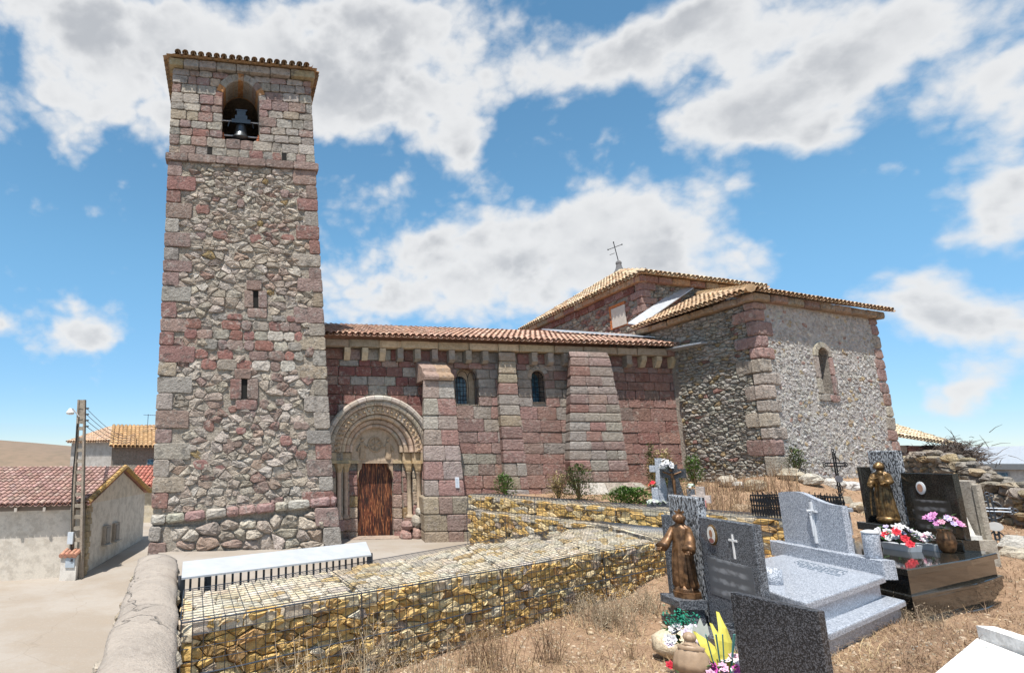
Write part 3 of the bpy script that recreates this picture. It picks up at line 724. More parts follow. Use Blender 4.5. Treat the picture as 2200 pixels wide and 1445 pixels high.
# buttresses
def buttress(pts, name, nf_lo, nf_hi, pal, hrow, label=None, cap=True, splay=.1):
    """pts: list of (v, u0, u1, n) outline from the ground up"""
    core = MB()
    g = lambda v: next(((a, b) for a, b in zip(pts, pts[1:]) if a[0] <= v <= b[0]), (pts[-2], pts[-1]))
    def lim(v):
        a, b = g(v); t = (v-a[0])/max(1e-6, b[0]-a[0]); return tuple(a[i]+(b[i]-a[i])*t for i in (1, 2, 3))
    rows = []
    for p in pts: rows.append([NF(p[1]+.05+splay, p[0], -.02), NF(p[1]+.05, p[0], p[3]-.06), NF(p[2]-.05, p[0], p[3]-.06), NF(p[2]-.05, p[0], -.02)])
    b = core.loft(rows, MORT).build(name, 'mortar', nv)
    v = pts[0][0]; top = pts[-1][0]; k = 0
    while v < top-.05:
        h = R.uniform(*hrow); h = h if top-v-h > .15 else top-v
        u0, u1, n = lim(v+.01); t0, t1, n2 = lim(min(top, v+h)-.01); wd = u1-u0
        cuts = [0]; 
        while cuts[-1] < wd-.35: cuts.append(cuts[-1]+R.uniform(.4, .75))
        if wd-cuts[-1] < .22 and len(cuts) > 1: cuts.pop()
        cuts.append(wd); col0 = None
        sc_ = (t1-t0)/wd
        for i in range(len(cuts)-1):
            a, c = cuts[i], cuts[i+1]; mb = MB(); gq = .008
            e0 = -.03 if i == 0 else gq; e1 = .03 if i == len(cuts)-2 else -gq
            j_ = lambda: R.uniform(-.012, .012)
            bot = (v+gq, u0+a+e0, u0+c+e1, n); tp_ = (v+h-gq, t0+a*sc_+e0, t0+c*sc_+e1, n2)
            f = R.uniform(-.01, .02)
            rows = []
            for (vv, ua_, ub_, nn), inn in ((bot, .0), (bot, .03), (tp_, .03), (tp_, .0)):
                pass
            def rg(vv, ua_, ub_, nn, ins): return [NF(ua_+ins+(splay if i == 0 else 0), vv, -.02), NF(ua_+ins+j_(), vv, nn+f-ins*.7), NF(ua_+ins+.03, vv, nn+f-ins), NF(ub_-ins-.03, vv, nn+f-ins), NF(ub_-ins+j_(), vv, nn+f-ins*.7), NF(ub_-ins, vv, -.02)]
            mid = tuple((x+y)/2 for x, y in zip(bot, tp_))
            rows = [rg(*bot, .022), rg(bot[0]+.03, *bot[1:], 0), rg(*mid, -R.uniform(0, .008)), rg(tp_[0]-.03, *tp_[1:], 0), rg(*tp_, .022)]
            mb.loft(rows, vary(pal(u0+a, v), .14)); mb.build('buttress_block', 'redstone', b)
        v += h; k += 1
    return b
bp1 = pick([(3, (.37, .30, .275)), (2, (.42, .38, .34)), (1.4, (.33, .21, .185))])
b1 = buttress([(-.25, 1.33, 2.79, 1.12), (1.36, 1.31, 2.80, 1.10)], 'buttress_base', 0, 0, pick([(1, MAUVE), (1, (.33, .24, .21)), (.7, WARM)]), (.44, .6), splay=.2)
b1 = buttress([(1.365, 1.40, 2.64, .97), (5.0, 1.50, 2.45, .90)], 'buttress', 0, 0, bp1, (.42, .58), splay=.26)
cap_ = [[NF(u, v, n) for n, v in ((-.02, 5.0), (.98, 5.0), (1.0, 5.10), (.98, 5.16), (.72, 5.30), (.70, 5.42), (.0, 5.78), (-.02, 5.78))] for u in (1.50, 1.98)]
MB().loft(cap_, (.36, .26, .22)).build('cap_stone', 'redstone', b1); cap_ = [[NF(u, v, n) for n, v in ((-.02, 5.0), (.98, 5.0), (1.0, 5.09), (.98, 5.15), (.72, 5.29), (.70, 5.41), (.0, 5.77), (-.02, 5.77))] for u in (1.99, 2.48)]
MB().loft(cap_, (.38, .27, .19)).build('cap_stone', 'redstone', b1)
pn = NF(2.43, 1.9, 1.0); mb = MB(); hexa_fr(NF, 2.38, 2.50, 1.62, 1.94, .94, 1.005, (.7, .74, .8), mb); nb_ = mb.build('notice', 'paint', b1)
mb = MB()
for k in range(6): hexa_fr(NF, 2.395, 2.395+R.uniform(.05, .09), 1.66+.045*k, 1.672+.045*k, 1.0, 1.008, (.35, .42, .55), mb)
mb.build('notice_lines', 'paint', b1)
bp2 = pick([(3, (.32, .285, .26)), (2, (.29, .19, .17)), (1, WARM)])
buttress([(1.1, 4.36, 5.09, .42), (4.4, 4.30, 4.95, .38), (6.1, 4.42, 4.93, .30)], 'buttress', 0, 0, bp2, (.32, .46))
bp3 = lambda u, v: pick([(3, (.29, .215, .195)), (2.4, (.32, .275, .25)), (1, (.28, .17, .15))])() if v > 3.9 else pick([(3, GREY), (1.4, MAUVE), (.5, (.29, .18, .16))])()
buttress([(1.0, 6.25, 9.0, 1.3), (1.38, 6.25, 8.98, 1.28), (1.39, 6.42, 8.75, 1.1), (1.75, 6.45, 8.70, 1.08)], 'buttress_base', 0, 0, pick([(1, PALE), (1, (.42, .36, .32))]), (.28, .38), splay=.3)
buttress([(1.76, 6.40, 8.42, .92), (2.4, 6.37, 8.37, .90), (4.45, 6.60, 8.30, .86), (5.9, 6.76, 8.16, .80), (6.12, 6.78, 8.15, .72)], 'buttress', 0, 0, bp3, (.27, .36), splay=.36)
# windows
def grille(fr, cu, hw, v0, vs, n, parent, nu, nvv, r_=.011):
    mb = MB()
    for i in range(nu+1):
        u = cu-hw+2*hw*i/nu; d = math.sqrt(max(0, hw*hw-(u-cu)**2)); mb.tube([fr(u, v0, n), fr(u, vs+d, n)], r_, 5)
    for i in range(nvv+1):
        v = v0+(vs+hw*.8-v0)*i/nvv; x = hw if v <= vs else math.sqrt(max(0, hw*hw-(v-vs)**2)); mb.tube([fr(cu-x, v, n+.01), fr(cu+x, v, n+.01)], r_, 5)
    mb.tube([fr(cu+hw*math.cos(PI*k/10), vs+hw*math.sin(PI*k/10), n) for k in range(11)], r_*1.3, 5)
    return mb.build('grille', 'iron', parent)
def arch_poly(cu, hw, v0, vs, k=10): return [(cu-hw, v0), (cu+hw, v0)]+[(cu+hw*math.cos(PI*i/k), vs+hw*math.sin(PI*i/k)) for i in range(k+1)]
def panel(fr, poly, n0, n1, col):
    n = len(poly); return MB().add([fr(a, b, n1) for a, b in poly]+[fr(a, b, n0) for a, b in poly], [tuple(range(n)), tuple(range(2*n-1, n-1, -1))]+[(i, i+n, (i+1) % n+n, (i+1) % n) for i in range(n)], col)
def reveal(fr, poly, n0, n1, col):
    n = len(poly); return MB().add([fr(a, b, n1) for a, b in poly]+[fr(a, b, n0) for a, b in poly], [(i, (i+1) % n, (i+1) % n+n, i+n) for i in range(n)], col)
wn = reveal(NF, arch_poly(3.32, .42, 4.29, 5.18), -.42, .0, (.36, .27, .22)).build('window', 'redstone', nv)
panel(NF, arch_poly(3.32, .415, 4.30, 5.18), -.45, -.40, (.47, .38, .28)).build('niche_back', 'carved', wn)
panel(NF, arch_poly(3.17, .24, 4.36, 5.05), -.39, -.34, (.1, .2, .3)).build('window_glass', 'window_glass', wn)
grille(NF, 3.17, .24, 4.34, 5.05, -.28, wn, 4, 6)
mb = MB(); mb.tube([NF(3.62, 4.32, .03), NF(3.62, 5.2, .03)]+[NF(3.48+.14*math.cos(PI*k/6), 5.2+.14*math.sin(PI*k/6)*1.6, .03) for k in range(7)]+[NF(3.34, 4.36, .03)], .012, 5)
mb.tube([NF(2.95, 4.36, .03), NF(2.95, 5.2, .03)]+[NF(3.145-.19*math.cos(PI*k/6), 5.2+.19*math.sin(PI*k/6)*1.3, .03) for k in range(7)], .012, 5); mb.build('iron_frame', 'iron', wn)
wn = reveal(NF, arch_poly(5.93, .25, 4.42, 5.28), -.5, .0, (.33, .26, .22)).build('window', 'redstone', nv)
panel(NF, arch_poly(5.93, .25, 4.42, 5.28), -.52, -.48, (.1, .2, .3)).build('window_glass', 'window_glass', wn)
grille(NF, 5.93, .235, 4.44, 5.28, -.1, wn, 3, 6)
ring(wn, NF, 5.93, 5.28, .25, .42, .03, -.2, 7, pick([(1, WARM), (1, (.33, .22, .19)), (1, GREY)]), m='redstone')
# portal
po = MB()
for a, b, n in ((-1.80, -1.42, .10), (1.42, 1.80, .10), (-1.42, -1.17, -.12), (1.17, 1.42, -.12), (-1.17, -.90, -.32), (.90, 1.17, -.32), (-.90, -.60, -.48), (.60, .90, -.48)):
    hexa_fr(NF, PC+a+.01, PC+b-.01, -.25, PS, -1.0, n-.05, MORT, po)
po = po.build('portal', 'mortar', nv)
SAND = pick([(3, (.53, .41, .31)), (2, (.49, .37, .28)), (1, (.55, .46, .37))]); LSAND = pick([(3, (.51, .46, .41)), (1, (.45, .40, .35))])
PR0 = PR
ring(po, NF, PC, PS, 1.66, 1.84, .20, -.3, 19, LSAND, m='carved', bev=.05)
ring(po, NF, PC, PS, 1.50, 1.655, .14, -.3, 17, pick([(2, (.46, .40, .33)), (1, (.42, .34, .27))]), m='carved', roll=.05)
ring(po, NF, PC, PS, 1.24, 1.495, .04, -.4, 15, SAND, m='carved', bev=.02)
ring(po, NF, PC, PS, 1.08, 1.235, -.02, -.5, 15, SAND, m='carved', roll=.09)
ring(po, NF, PC, PS, .93, 1.075, -.18, -.6, 13, SAND, m='carved', bev=.03)
ring(po, NF, PC, PS, .80, .925, -.24, -.7, 11, SAND, m='carved', roll=.06)
# carved ornament on the wide archivolt
mb = MB()
for k in range(27):
    a = PI*(k+.5)/27; p = NF(PC+math.cos(a)*1.37, PS+math.sin(a)*1.37, .045)
    mb.ball(p, .055, vary((.46, .345, .235), .1), 6, 4, jit=.2)
    for s in (-1, 1):
        q = NF(PC+math.cos(a+.03*s)*(1.37+.07*s), PS+math.sin(a+.03*s)*(1.37+.07*s), .035); mb.ball(q, .035, vary((.42, .31, .21), .1), 5, 4, jit=.2)
mb.build('carved_relief', 'carved', po)
mb = MB()
for k in range(44):
    for rr_ in (1.545, 1.60):
        a = PI*(k+.5*(rr_ > 1.57))/44; mb.ball(NF(PC+math.cos(a)*rr_, PS+math.sin(a)*rr_, .14), .022, vary((.44, .37, .30), .1), 5, 3)
mb.build('bead_course', 'carved', po)
ty = panel(NF, [(PC-.80, 2.44), (PC+.80, 2.44)]+[(PC+.80*math.cos(PI*k/16), PS+.80*math.sin(PI*k/16)) for k in range(17)], -.62, -.44, (.51, .40, .30)).build('tympanum', 'carved', po)
TC = (PC, 2.98)
def disc_pt(r_, a, n=-.42): return NF(TC[0]+r_*math.cos(a), TC[1]+r_*math.sin(a), n)
mb = MB(); mb.tube([disc_pt(.23, 2*PI*k/24) for k in range(25)], .03, 6, (.46, .35, .25)); mb.tube([disc_pt(.18, 2*PI*k/24) for k in range(25)], .012, 5, (.42, .32, .22))
for k in range(6): mb.tube([disc_pt(.0, 0), disc_pt(.2, PI/2+PI*k/3)], [.016, .03], 5, (.45, .34, .24))
mb.ball(disc_pt(0, 0), .035, (.45, .34, .24), 6, 4); mb.build('wheel_cross', 'carved', ty)
for s in (-1, 1):
    mb = MB(); cu = PC+s*.44
    mb.loft([[NF(cu+math.cos(2*PI*k/8)*a, v, -.44+.06*max(-.3, math.sin(2*PI*k/8))) for k in range(8)] for a, v in ((.10, 2.50), (.12, 2.6), (.09, 2.85), (.11, 2.98), (.05, 3.05))], (.45, .34, .24))
    mb.ball(NF(cu, 3.13, -.42), .06, (.45, .34, .24), 8, 6); mb.tube([NF(cu-s*.06, 2.95, -.40), NF(cu-s*.15, 2.88, -.39), NF(cu-s*.21, 2.95, -.40)], [.03, .025, .02], 5, (.45, .34, .24))
    mb.tube([NF(cu+s*.09, 2.95, -.41), NF(cu+s*.17, 2.75, -.41)], [.035, .05], 5, (.42, .32, .22)); mb.build('relief_figure', 'carved', ty)
hexa_fr(NF, PC-.92, PC+.92, 2.36, 2.435, -.65, -.43, (.44, .34, .25)).build('lintel', 'carved', po)
for s in (-1, 1):
    mk = lambda a, b: (PC+min(s*a, s*b), PC+max(s*a, s*b))
    jpal = pick([(4, (.34, .20, .18)), (2, (.42, .31, .27)), (1.2, (.44, .36, .28)), (.5, OCHRE)])
    jr = []
    for a, b, n in ((.60, .90, -.48), (.90, 1.17, -.32), (1.17, 1.42, -.12), (1.42, 1.82, .10)):
        u0, u1 = mk(a, b); v = -.2
        while v < 2.1:
            h = min(R.uniform(.32, .5), 2.13-v); lay_blocks(po, NF, [(u0, v, u1-u0, h)], 'jamb_block', jpal, m='redstone', nf=(n, n+.015), nb=-.9, j=.006); v += h
        hexa_fr(NF, u0-.005, u1+.005, 2.36, 2.46, -.9, n+.10, (.50, .40, .26)).build('impost', 'carved', po); hexa_fr(NF, u0-.005, u1+.005, 2.461, 2.70, -.9, n+.03, (.46, .36, .25)).build('impost', 'carved', po)
    for uc, nn, r0 in ((1.06, -.19, .075), (1.32, .02, .075)):
        u = PC+s*uc; c0 = NF(u, .62, nn)
        MB().lathe(c0, [(.13, 0), (.13, .06), (.10, .1), (r0, .14), (r0*.96, 1.42), (r0*1.25, 1.45), (r0, 1.48)], 12, vary((.46, .36, .28), .1)).build('column_shaft', 'carved', po, True)
        MB().loft([[NF(u+math.cos(2*PI*(k+.5)/8)*a*(1.25 if i > 2 else 1), v, nn+math.sin(2*PI*(k+.5)/8)*a*(1.1)) for k in range(8)] for i, (a, v) in enumerate(((.085, 2.08), (.11, 2.14), (.12, 2.2), (.12, 2.27), (.14, 2.355)))], (.48, .36, .22)).build('capital', 'carved', po)
        hexa_fr(NF, u-.15, u+.15, .3, .615, nn-.2, nn+.15, vary((.38, .25, .22), .1)).build('column_base', 'redstone', po)
for k, (a, b, c, d) in enumerate(((.62, 1.0, -.1, .28), (1.0, 1.34, -.1, .34), (.7, 1.05, .28, .55), (1.05, 1.4, .34, .72), (1.2, 1.42, .72, .95))):
    mb = MB(); mb.ball(NF(PC+(a+b)/2, (c+d)/2, .12-.03*k), 1, vary((.38, .25, .22) if k < 3 else PALE, .1), 9, 6, ((b-a)*.55, .3, (d-c)*.62), .09); mb.build('broken_plinth_stone', 'redstone', po)
dr = hexa_fr(NF, PC-.6, PC+.6, -.05, 2.44, -.78, -.72, (.05, .02, .01)).build('door', 'painted_dark', nv)
u = PC-.6
while u < PC+.595:
    wq = min(R.uniform(.11, .15), PC+.6-u)
    if PC+.6-u-wq < .05: wq = PC+.6-u
    mb = MB(); stone(mb, NF, rpoly(u, -.02, wq, 2.40, .003, .006, .001), -.66+R.uniform(-.006, .006), -.72, .01, vary((.10, .022, .010), .3), .002); mb.build('plank', 'door_wood', dr); u += wq
for s in (-1, 1):
    MB().loft([[NF(PC+s*(.60-x), v, n) for x, v in ((0, 1.85), (.05, 2.1), (.13, 2.2), (.16, 2.36), (0, 2.36))] for n in (-.74, -.46)], (.42, .31, .22)).build('lintel_corbel', 'carved', po)
hexa_fr(NF, PC-1.0, PC+1.0, -.1, .05, -.6, .2, (.42, .33, .27)).build('threshold', 'ashlar', po)
# nave roof
np_ = pick([(4, (.50, .315, .24)), (2, (.45, .28, .21)), (1.5, (.54, .38, .30)), (.8, (.40, .27, .21))])
e0, e1 = NF(-1.72, 6.47, .52), NF(12.35, 6.47, .52); upv = NF(0, 7.75, -3.9)-NF(0, 6.47, .52)
rf = MB().hexa([e0+Vector((0, 0, -.03)), e1+Vector((0, 0, -.03)), e1+upv+Vector((0, 0, -.03)), e0+upv+Vector((0, 0, -.03)), e0, e1, e1+upv, e0+upv], (.4, .24, .17)).build('roof', 'tile', nv)
tiles(rf, e0, e1, upv, np_, .205, .40, rad=.092, lip=.1)
MB().hexa([NF(-1.7, 6.3, -8.3), NF(12.2, 6.3, -8.3), NF(12.2, 7.7, -3.92), NF(-1.7, 7.7, -3.92), NF(-1.7, 6.35, -8.3), NF(12.2, 6.35, -8.3), NF(12.2, 7.74, -3.92), NF(-1.7, 7.74, -3.92)], (.44, .25, .18)).build('rear_roof_slope', 'tile', nv)
mb = MB(); s0 = .40
q0, q1 = NF(8.2, 6.47, .52)+upv*.62, NF(12.3, 6.47, .52)+upv*.10; q2, q3 = NF(12.5, 6.47, .52)+upv*.24, NF(8.0, 6.47, .52)+upv*.85; L_ = Vector((0, 0, .19))
mb.hexa([q0+L_, q1+L_, q2+L_, q3+L_]+[p+L_*1.2 for p in (q0, q1, q2, q3)]); mb.build('flashing', 'zinc', rf)
# ================================================================== crossing block (higher, behind)
ln = thing('crossing_tower', 'higher square stone block with hipped tile roof and iron cross behind the nave', 'church tower', (13, 24, 0))
LR = Frame((13, 24, 0), 18.2); LL = Frame((11.65, 34.8, 0), -82.9)
cA, cB, cC = Vector((13, 24, 0)), LR(6.45, 0, 0), Vector((11.65, 34.8, 0)); cD = cB+cC-cA
ins = lambda p, k=.06: (p+(((cA+cD)/2-p).normalized()*k))
MB().prism([xy(ins(p)) for p in (cA, cB, cD, cC)], 2, 9.95, (.36, .33, .29)).build('core', 'mortar', ln)
plant = pick([(4, (.33, .31, .28)), (3, (.27, .24, .215)), (1.6, (.28, .16, .14)), (1, (.44, .41, .35))])
prub2 = pick([(3, (.30, .18, .16)), (2.5, (.34, .31, .27)), (1, (.42, .38, .32))])
lay_rubble(ln, LR, voronoi([(.6, 7.6), (6.3, 7.6), (6.3, 9.6), (.6, 9.6)], .26, .16, .42, .012), 'rubble_stone', lambda u, v: prub2() if u < 2 and v < 9.2 else plant(), nf=(-.01, .035), keep=110, bev=.03)
lay_rubble(ln, LL, [p for p in voronoi([(.2, 6.6), (10.4, 6.6), (10.4, 9.35), (.2, 9.35)], .36, .19, .42, .012) if not (8.5 < p[1][0] < 9.75 and 8.05 < p[1][1] < 9.2)], 'rubble_stone', lambda u, v: prub2() if u > 6.5 else plant(), nf=(-.01, .035), keep=150, bev=.03)
qs = []; v = 7.2; k = 0
while v < 9.6:
    h = R.uniform(.26, .36); a, b = (.75, .42) if k % 2 else (.45, .8)
    mb = MB(); col = vary((.30, .195, .175), .15)
    stone(mb, LR, rpoly(-.03, v, a, h, .01, .03, .01), .05, -.3, .03, col); stone(mb, LL, rpoly(10.884-b+.03, v, b, h, .01, .03, .01), .05, -.3, .03, col); mb.build('quoin', 'redstone', ln)
    v += h; k += 1
lay_blocks(ln, LL, courses(.1, 10.4, 9.32, 9.62, (.35, .35), (.5, .9)), 'frieze_block', pick([(1, DRED), (1, (.25, .14, .13))]), m='redstone', nf=(.03, .05))
cor = pick([(2, (.42, .27, .17)), (2, (.38, .29, .21)), (1, (.30, .17, .14))])
lay_blocks(ln, LR, courses(-.2, 6.6, 9.62, 9.90, (.4, .4), (.6, 1.1)), 'cornice_block', cor, m='redstone', nf=(.2, .24), bev=.05); lay_blocks(ln, LL, courses(-.1, 11.05, 9.622, 9.90, (.4, .4), (.7, 1.3)), 'cornice_block', cor, m='redstone', nf=(.2, .24), bev=.05)
zl = 9.93; o = [cA, cB, cD, cC]; ctr = (cA+cD)/2; ec = [Vector((ctr.x+(p.x-ctr.x)*1.07, ctr.y+(p.y-ctr.y)*1.07, zl)) for p in o]; apx = Vector((ctr.x, ctr.y, 12.1))
lr = MB().add(ec+[apx], [(0, 1, 4), (1, 2, 4), (2, 3, 4), (3, 0, 4), (3, 2, 1, 0)], (.4, .28, .18)).build('roof', 'tile', ln)
tpl = pick([(4, (.52, .42, .29)), (2, (.44, .30, .19)), (1, (.36, .22, .14)), (1, (.58, .50, .38))])
tri_tiles(lr, ec[3], ec[0], apx, tpl, .24, rad=.11, m='tile'); tri_tiles(lr, ec[0], ec[1], apx, tpl, .24, rad=.11)
fb = apx+Vector((0, 0, -.1))
mb = MB(); mb.lathe(fb, [(.36, 0), (.24, .15), (.17, .3), (.13, .45), (.13, .5)], 14, (.16, .16, .17)); mb.ball(fb+Vector((0, 0, .58)), .15, (.2, .2, .21), 12, 7); mb.build('finial', 'concrete', lr, True)
cb = fb+Vector((0, 0, .68)); lean = Vector((-.12, 0, .78)); d2 = Vector((.95, .1, .38)).normalized()
cr = MB(); cr.tube([cb, cb+lean*1.35], .022, 5); cr.tube([cb+lean*1.0-d2*.42, cb+lean*1.0+d2*.45], .018, 5); cr.tube([cb+lean*.62-d2*.40, cb+lean*.62-d2*.1], .014, 5)
for e in (cb+lean*1.35, cb+lean-d2*.42, cb+lean+d2*.45): cr.ball(e, .04, None, 6, 4)
cr.build('iron_cross', 'iron', lr)
wn = hexa_fr(LL, 8.62, 9.72, 8.1, 9.1, -.1, .03, (.5, .2, .09)).build('window', 'redstone', ln)
for (a, b, c, d) in ((8.6, 9.74, 9.02, 9.14), (8.6, 8.72, 8.1, 8.5), (8.6, 8.72, 8.62, 9.02)): hexa_fr(LL, a, b, c, d, 0, .07, vary((.52, .19, .07))).build('brick_frame', 'ashlar', wn)
for k in range(12): hexa_fr(LL, 8.74+k*.082, 8.74+k*.082+.045, 8.14, 9.0, .03, .065, (.62, .58, .52)).build('corrugated_rib', 'paint', wn)
hexa_fr(LL, 8.73, 9.72, 8.14, 9.0, .0, .05, (.55, .5, .45)).build('sheet', 'paint', wn)
# ================================================================== chancel side block
ch = thing('side_chapel', 'squarish rubble stone chapel block with corner quoins and one arched window', 'chapel', (13.1, 17.96, 2))
CRF = Frame((13.1, 17.96, 0), 22.5); CLF = Frame((12.33, 23.1, 0), -81.5); LLEN = 5.197
k1, k2, k4 = Vector((13.1, 17.96, 0)), CRF(6.4, 0, 0), Vector((12.33, 23.1, 0)); k3 = k2+k4-k1
cw = arch_op(3.03, .275, 4.5, 5.72)
strips(CRF, .05, 6.38, .8, 7.3, (cw,), -.008, (.49, .47, .445)).build('wall_bed', 'pale_rubble', ch)
MB().prism([xy(p) for p in (CRF(.45, 0, -.8), CRF(6.36, 0, -.8), k3, CLF(.1, 0, -.06), CLF(LLEN-.05, 0, -.06))], .8, 7.3, (.46, .42, .37)).build('core', 'mortar', ch)
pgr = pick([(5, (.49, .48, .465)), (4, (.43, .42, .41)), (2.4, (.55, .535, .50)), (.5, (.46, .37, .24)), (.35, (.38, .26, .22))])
def skw(u, v): return cw(v) and abs(u-3.03) < .45 or (abs(u-3.03) < .5 and 4.3 < v < 6.3)
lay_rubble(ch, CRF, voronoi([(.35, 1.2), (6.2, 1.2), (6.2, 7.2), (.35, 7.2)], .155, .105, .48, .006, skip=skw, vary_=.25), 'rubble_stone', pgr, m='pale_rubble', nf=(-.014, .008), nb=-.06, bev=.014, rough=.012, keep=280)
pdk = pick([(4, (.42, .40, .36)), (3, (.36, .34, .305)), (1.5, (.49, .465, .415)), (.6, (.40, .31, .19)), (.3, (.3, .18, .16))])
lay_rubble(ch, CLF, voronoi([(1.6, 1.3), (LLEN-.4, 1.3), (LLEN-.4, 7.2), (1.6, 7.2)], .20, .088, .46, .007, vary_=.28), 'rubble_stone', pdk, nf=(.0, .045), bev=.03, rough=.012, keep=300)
mbq = MB()
for ar, c, poly in voronoi([(.1, 6.1), (1.6, 6.1), (1.6, 7.2), (.1, 7.2)], .26, .12, .42, .012): stone(mbq, CLF, poly, R.uniform(0, .05), -.1, .03, vary(pdk(), .15))
stuff(mbq.build('rear_rubble', 'rubble', ch))
v = 1.35; k = 0
while v < 7.2:
    h = min(R.uniform(.33, .48), 7.22-v) if v > 2 else .62
    if 7.22-v-h < .15: h = 7.22-v
    a, b = (R.uniform(.55, .75), R.uniform(.28, .4)) if k % 2 else (R.uniform(.3, .42), R.uniform(.75, 1.05))
    col = vary((.33, .225, .205) if v > 5.1 or R.random() < .2 else (.38, .335, .29), .12)
    mb = MB(); stone(mb, CRF, rpoly(-.04, v, a+.04, h, .009, .04, .012), .045, -.3, .03, col); stone(mb, CLF, rpoly(LLEN-b, v, b+.03, h, .009, .06, .015), .055, -.3, .03, col); mb.build('quoin', 'ashlar', ch)
    a2 = R.uniform(.3, .55)
    mb = MB(); stone(mb, CRF, rpoly(6.43-a2, v+R.uniform(-.03, .03), a2, h, .009, .04, .014), .04, -.4, .03, vary(pick([(1, (.33, .22, .2)), (1.6, (.40, .36, .31))])(), .1)); mb.build('quoin', 'ashlar', ch)
    v += h; k += 1
lay_blocks(ch, CRF, courses(-.2, 6.6, 7.22, 7.47, (.4, .4), (.5, .95)), 'cornice_block', pick([(2, (.33, .285, .23)), (1, (.36, .28, .21)), (.6, (.31, .22, .19))]), m='ashlar', nf=(.22, .26), bev=.07)
lay_blocks(ch, CLF, courses(-.1, LLEN+.18, 7.222, 7.442, (.4, .4), (.7, 1.3)), 'cornice_block', pick([(2, (.42, .31, .21)), (1, (.38, .30, .23))]), m='ashlar', nf=(.22, .26), bev=.07)
wn = reveal(CRF, arch_poly(3.03, .275, 4.5, 5.72), -.62, .0, (.3, .27, .24)).build('window', 'ashlar', ch)
panel(CRF, arch_poly(3.03, .27, 4.5, 5.72), -.66, -.58, (.05, .06, .07)).build('window_glass', 'window_glass', wn)
ring(wn, CRF, 3.03, 5.72, .275, .47, .05, -.3, 5, pick([(1, (.40, .365, .31))]))
lay_blocks(wn, CRF, [(2.53, 4.5, .225, .5), (2.55, 5.0, .205, .72), (3.305, 4.5, .22, .62), (3.305, 5.12, .2, .6), (2.5, 4.28, .55, .21), (3.06, 4.28, .5, .21)], 'surround_block', pick([(2, (.38, .34, .3)), (1, (.36, .25, .23))]), nf=(.04, .06))
mb = MB()
for k in range(4): mb.tube([CRF(2.8+k*.15, 4.5, -.45), CRF(2.8+k*.15, 5.9, -.45)], .012, 5)
mb.build('grille', 'iron', wn)
for (u, v) in ((3.6, 6.95),): pass
for u, v, w_ in ((3.55, 2.3, .28), (4.35, 5.9, .3), (2.6, 4.2, .35)): hexa_fr(CLF, u, u+w_, v, v+.16, -.3, -.055, (.01,)*3).build('putlog_hole_shade', 'painted_dark', ch)  # dark boxes here too, shade of the holes painted in
E0, E1, E2 = CRF(-.12, 7.47, .34), CRF(6.75, 7.47, .34), CLF(-.1, 7.47, .32); E0 = Vector((12.75, 17.5, 7.47)); Q = Vector((15.9, 25.1, 9.37)); Q2 = Vector((20.6, 25.6, 9.3))
cf_ = MB().add([E0, E1, Q2, Q, E2], [(0, 1, 2, 3), (4, 0, 3)], (.42, .28, .17)).build('roof', 'tile', ch)
tc = pick([(4, (.46, .315, .20)), (2, (.50, .37, .25)), (1, (.38, .25, .16))])
tri_tiles(cf_, E2, E0, Q, tc, .20, rad=.095)
tiles(cf_, E0+Vector((.1, .04, 0)), E1, (Q2-E1)*.12, tc, .20, rad=.09)
for k in range(20):
    p0 = E0+(Q-E0)*(k/20); p1 = E0+(Q-E0)*((k+1.15)/20); MB().tube([p0+Vector((0, 0, .06)), p1+Vector((0, 0, .03))], [.13, .11], 8, vary((.46, .33, .2), .15)).build('ridge_tile', 'tile', cf_)
up_ = Vector((0, 0, .12)); mb = MB(); s1_, s2_ = E2+Vector((.35, .05, .16)), Q+Vector((-.3, -.35, .22)); w_ = Vector((-.42, .12, .10))
mb.hexa([s1_, s2_, s2_+w_, s1_+w_, s1_+up_*.3, s2_+up_*.3, s2_+w_+up_*.3, s1_+w_+up_*.3]); mb.build('flashing', 'zinc', cf_)
MB().hexa([CLF(.2, 6.28, .02), CLF(3.2, 6.28, .02), CLF(3.2, 6.28, .3), CLF(.2, 6.40, .3), CLF(.2, 6.55, .02), CLF(3.2, 6.36, .02), CLF(3.2, 6.33, .3), CLF(.2, 6.45, .3)]).build('side_flashing', 'zinc', ch)
# ================================================================== low shed behind the chapel
sh = thing('lean_to_shed', 'low stone shed with a sagging pale tile roof beside the chapel', 'shed', (20, 22, 1))
SO = at(1912, 960, 22.3); SFm = Frame((SO.x-.4, SO.y+.2, 0), 20)
hexa_fr(SFm, -.5, 4.4, 0, 3.0, -4, -.06, MORT).build('core', 'mortar', sh)
lay_blocks(sh, SFm, courses(-.5, 4.4, .6, 3.0, (.35, .5), (.4, .8)), 'wall_block', pick([(2, (.24, .13, .115)), (1, (.34, .3, .26)), (1, (.2, .15, .13))]), m='redstone', nf=(0, .05), rr=.07, j=.03)
r0, r1 = SFm(-.8, 3.45, .35), SFm(4.5, 3.0, .35); upr = SFm(0, 4.55, -2.6)-SFm(0, 3.25, .35)
MB().add([r0, r1, r1+upr, r0+upr], [(0, 1, 2, 3)], (.45, .36, .25)).build('roof', 'tile', sh)
tiles(sh, r0, r1, upr, pick([(3, (.55, .46, .33)), (1, (.48, .36, .24)), (1, (.6, .52, .4))]), .2, .4, rad=.09)
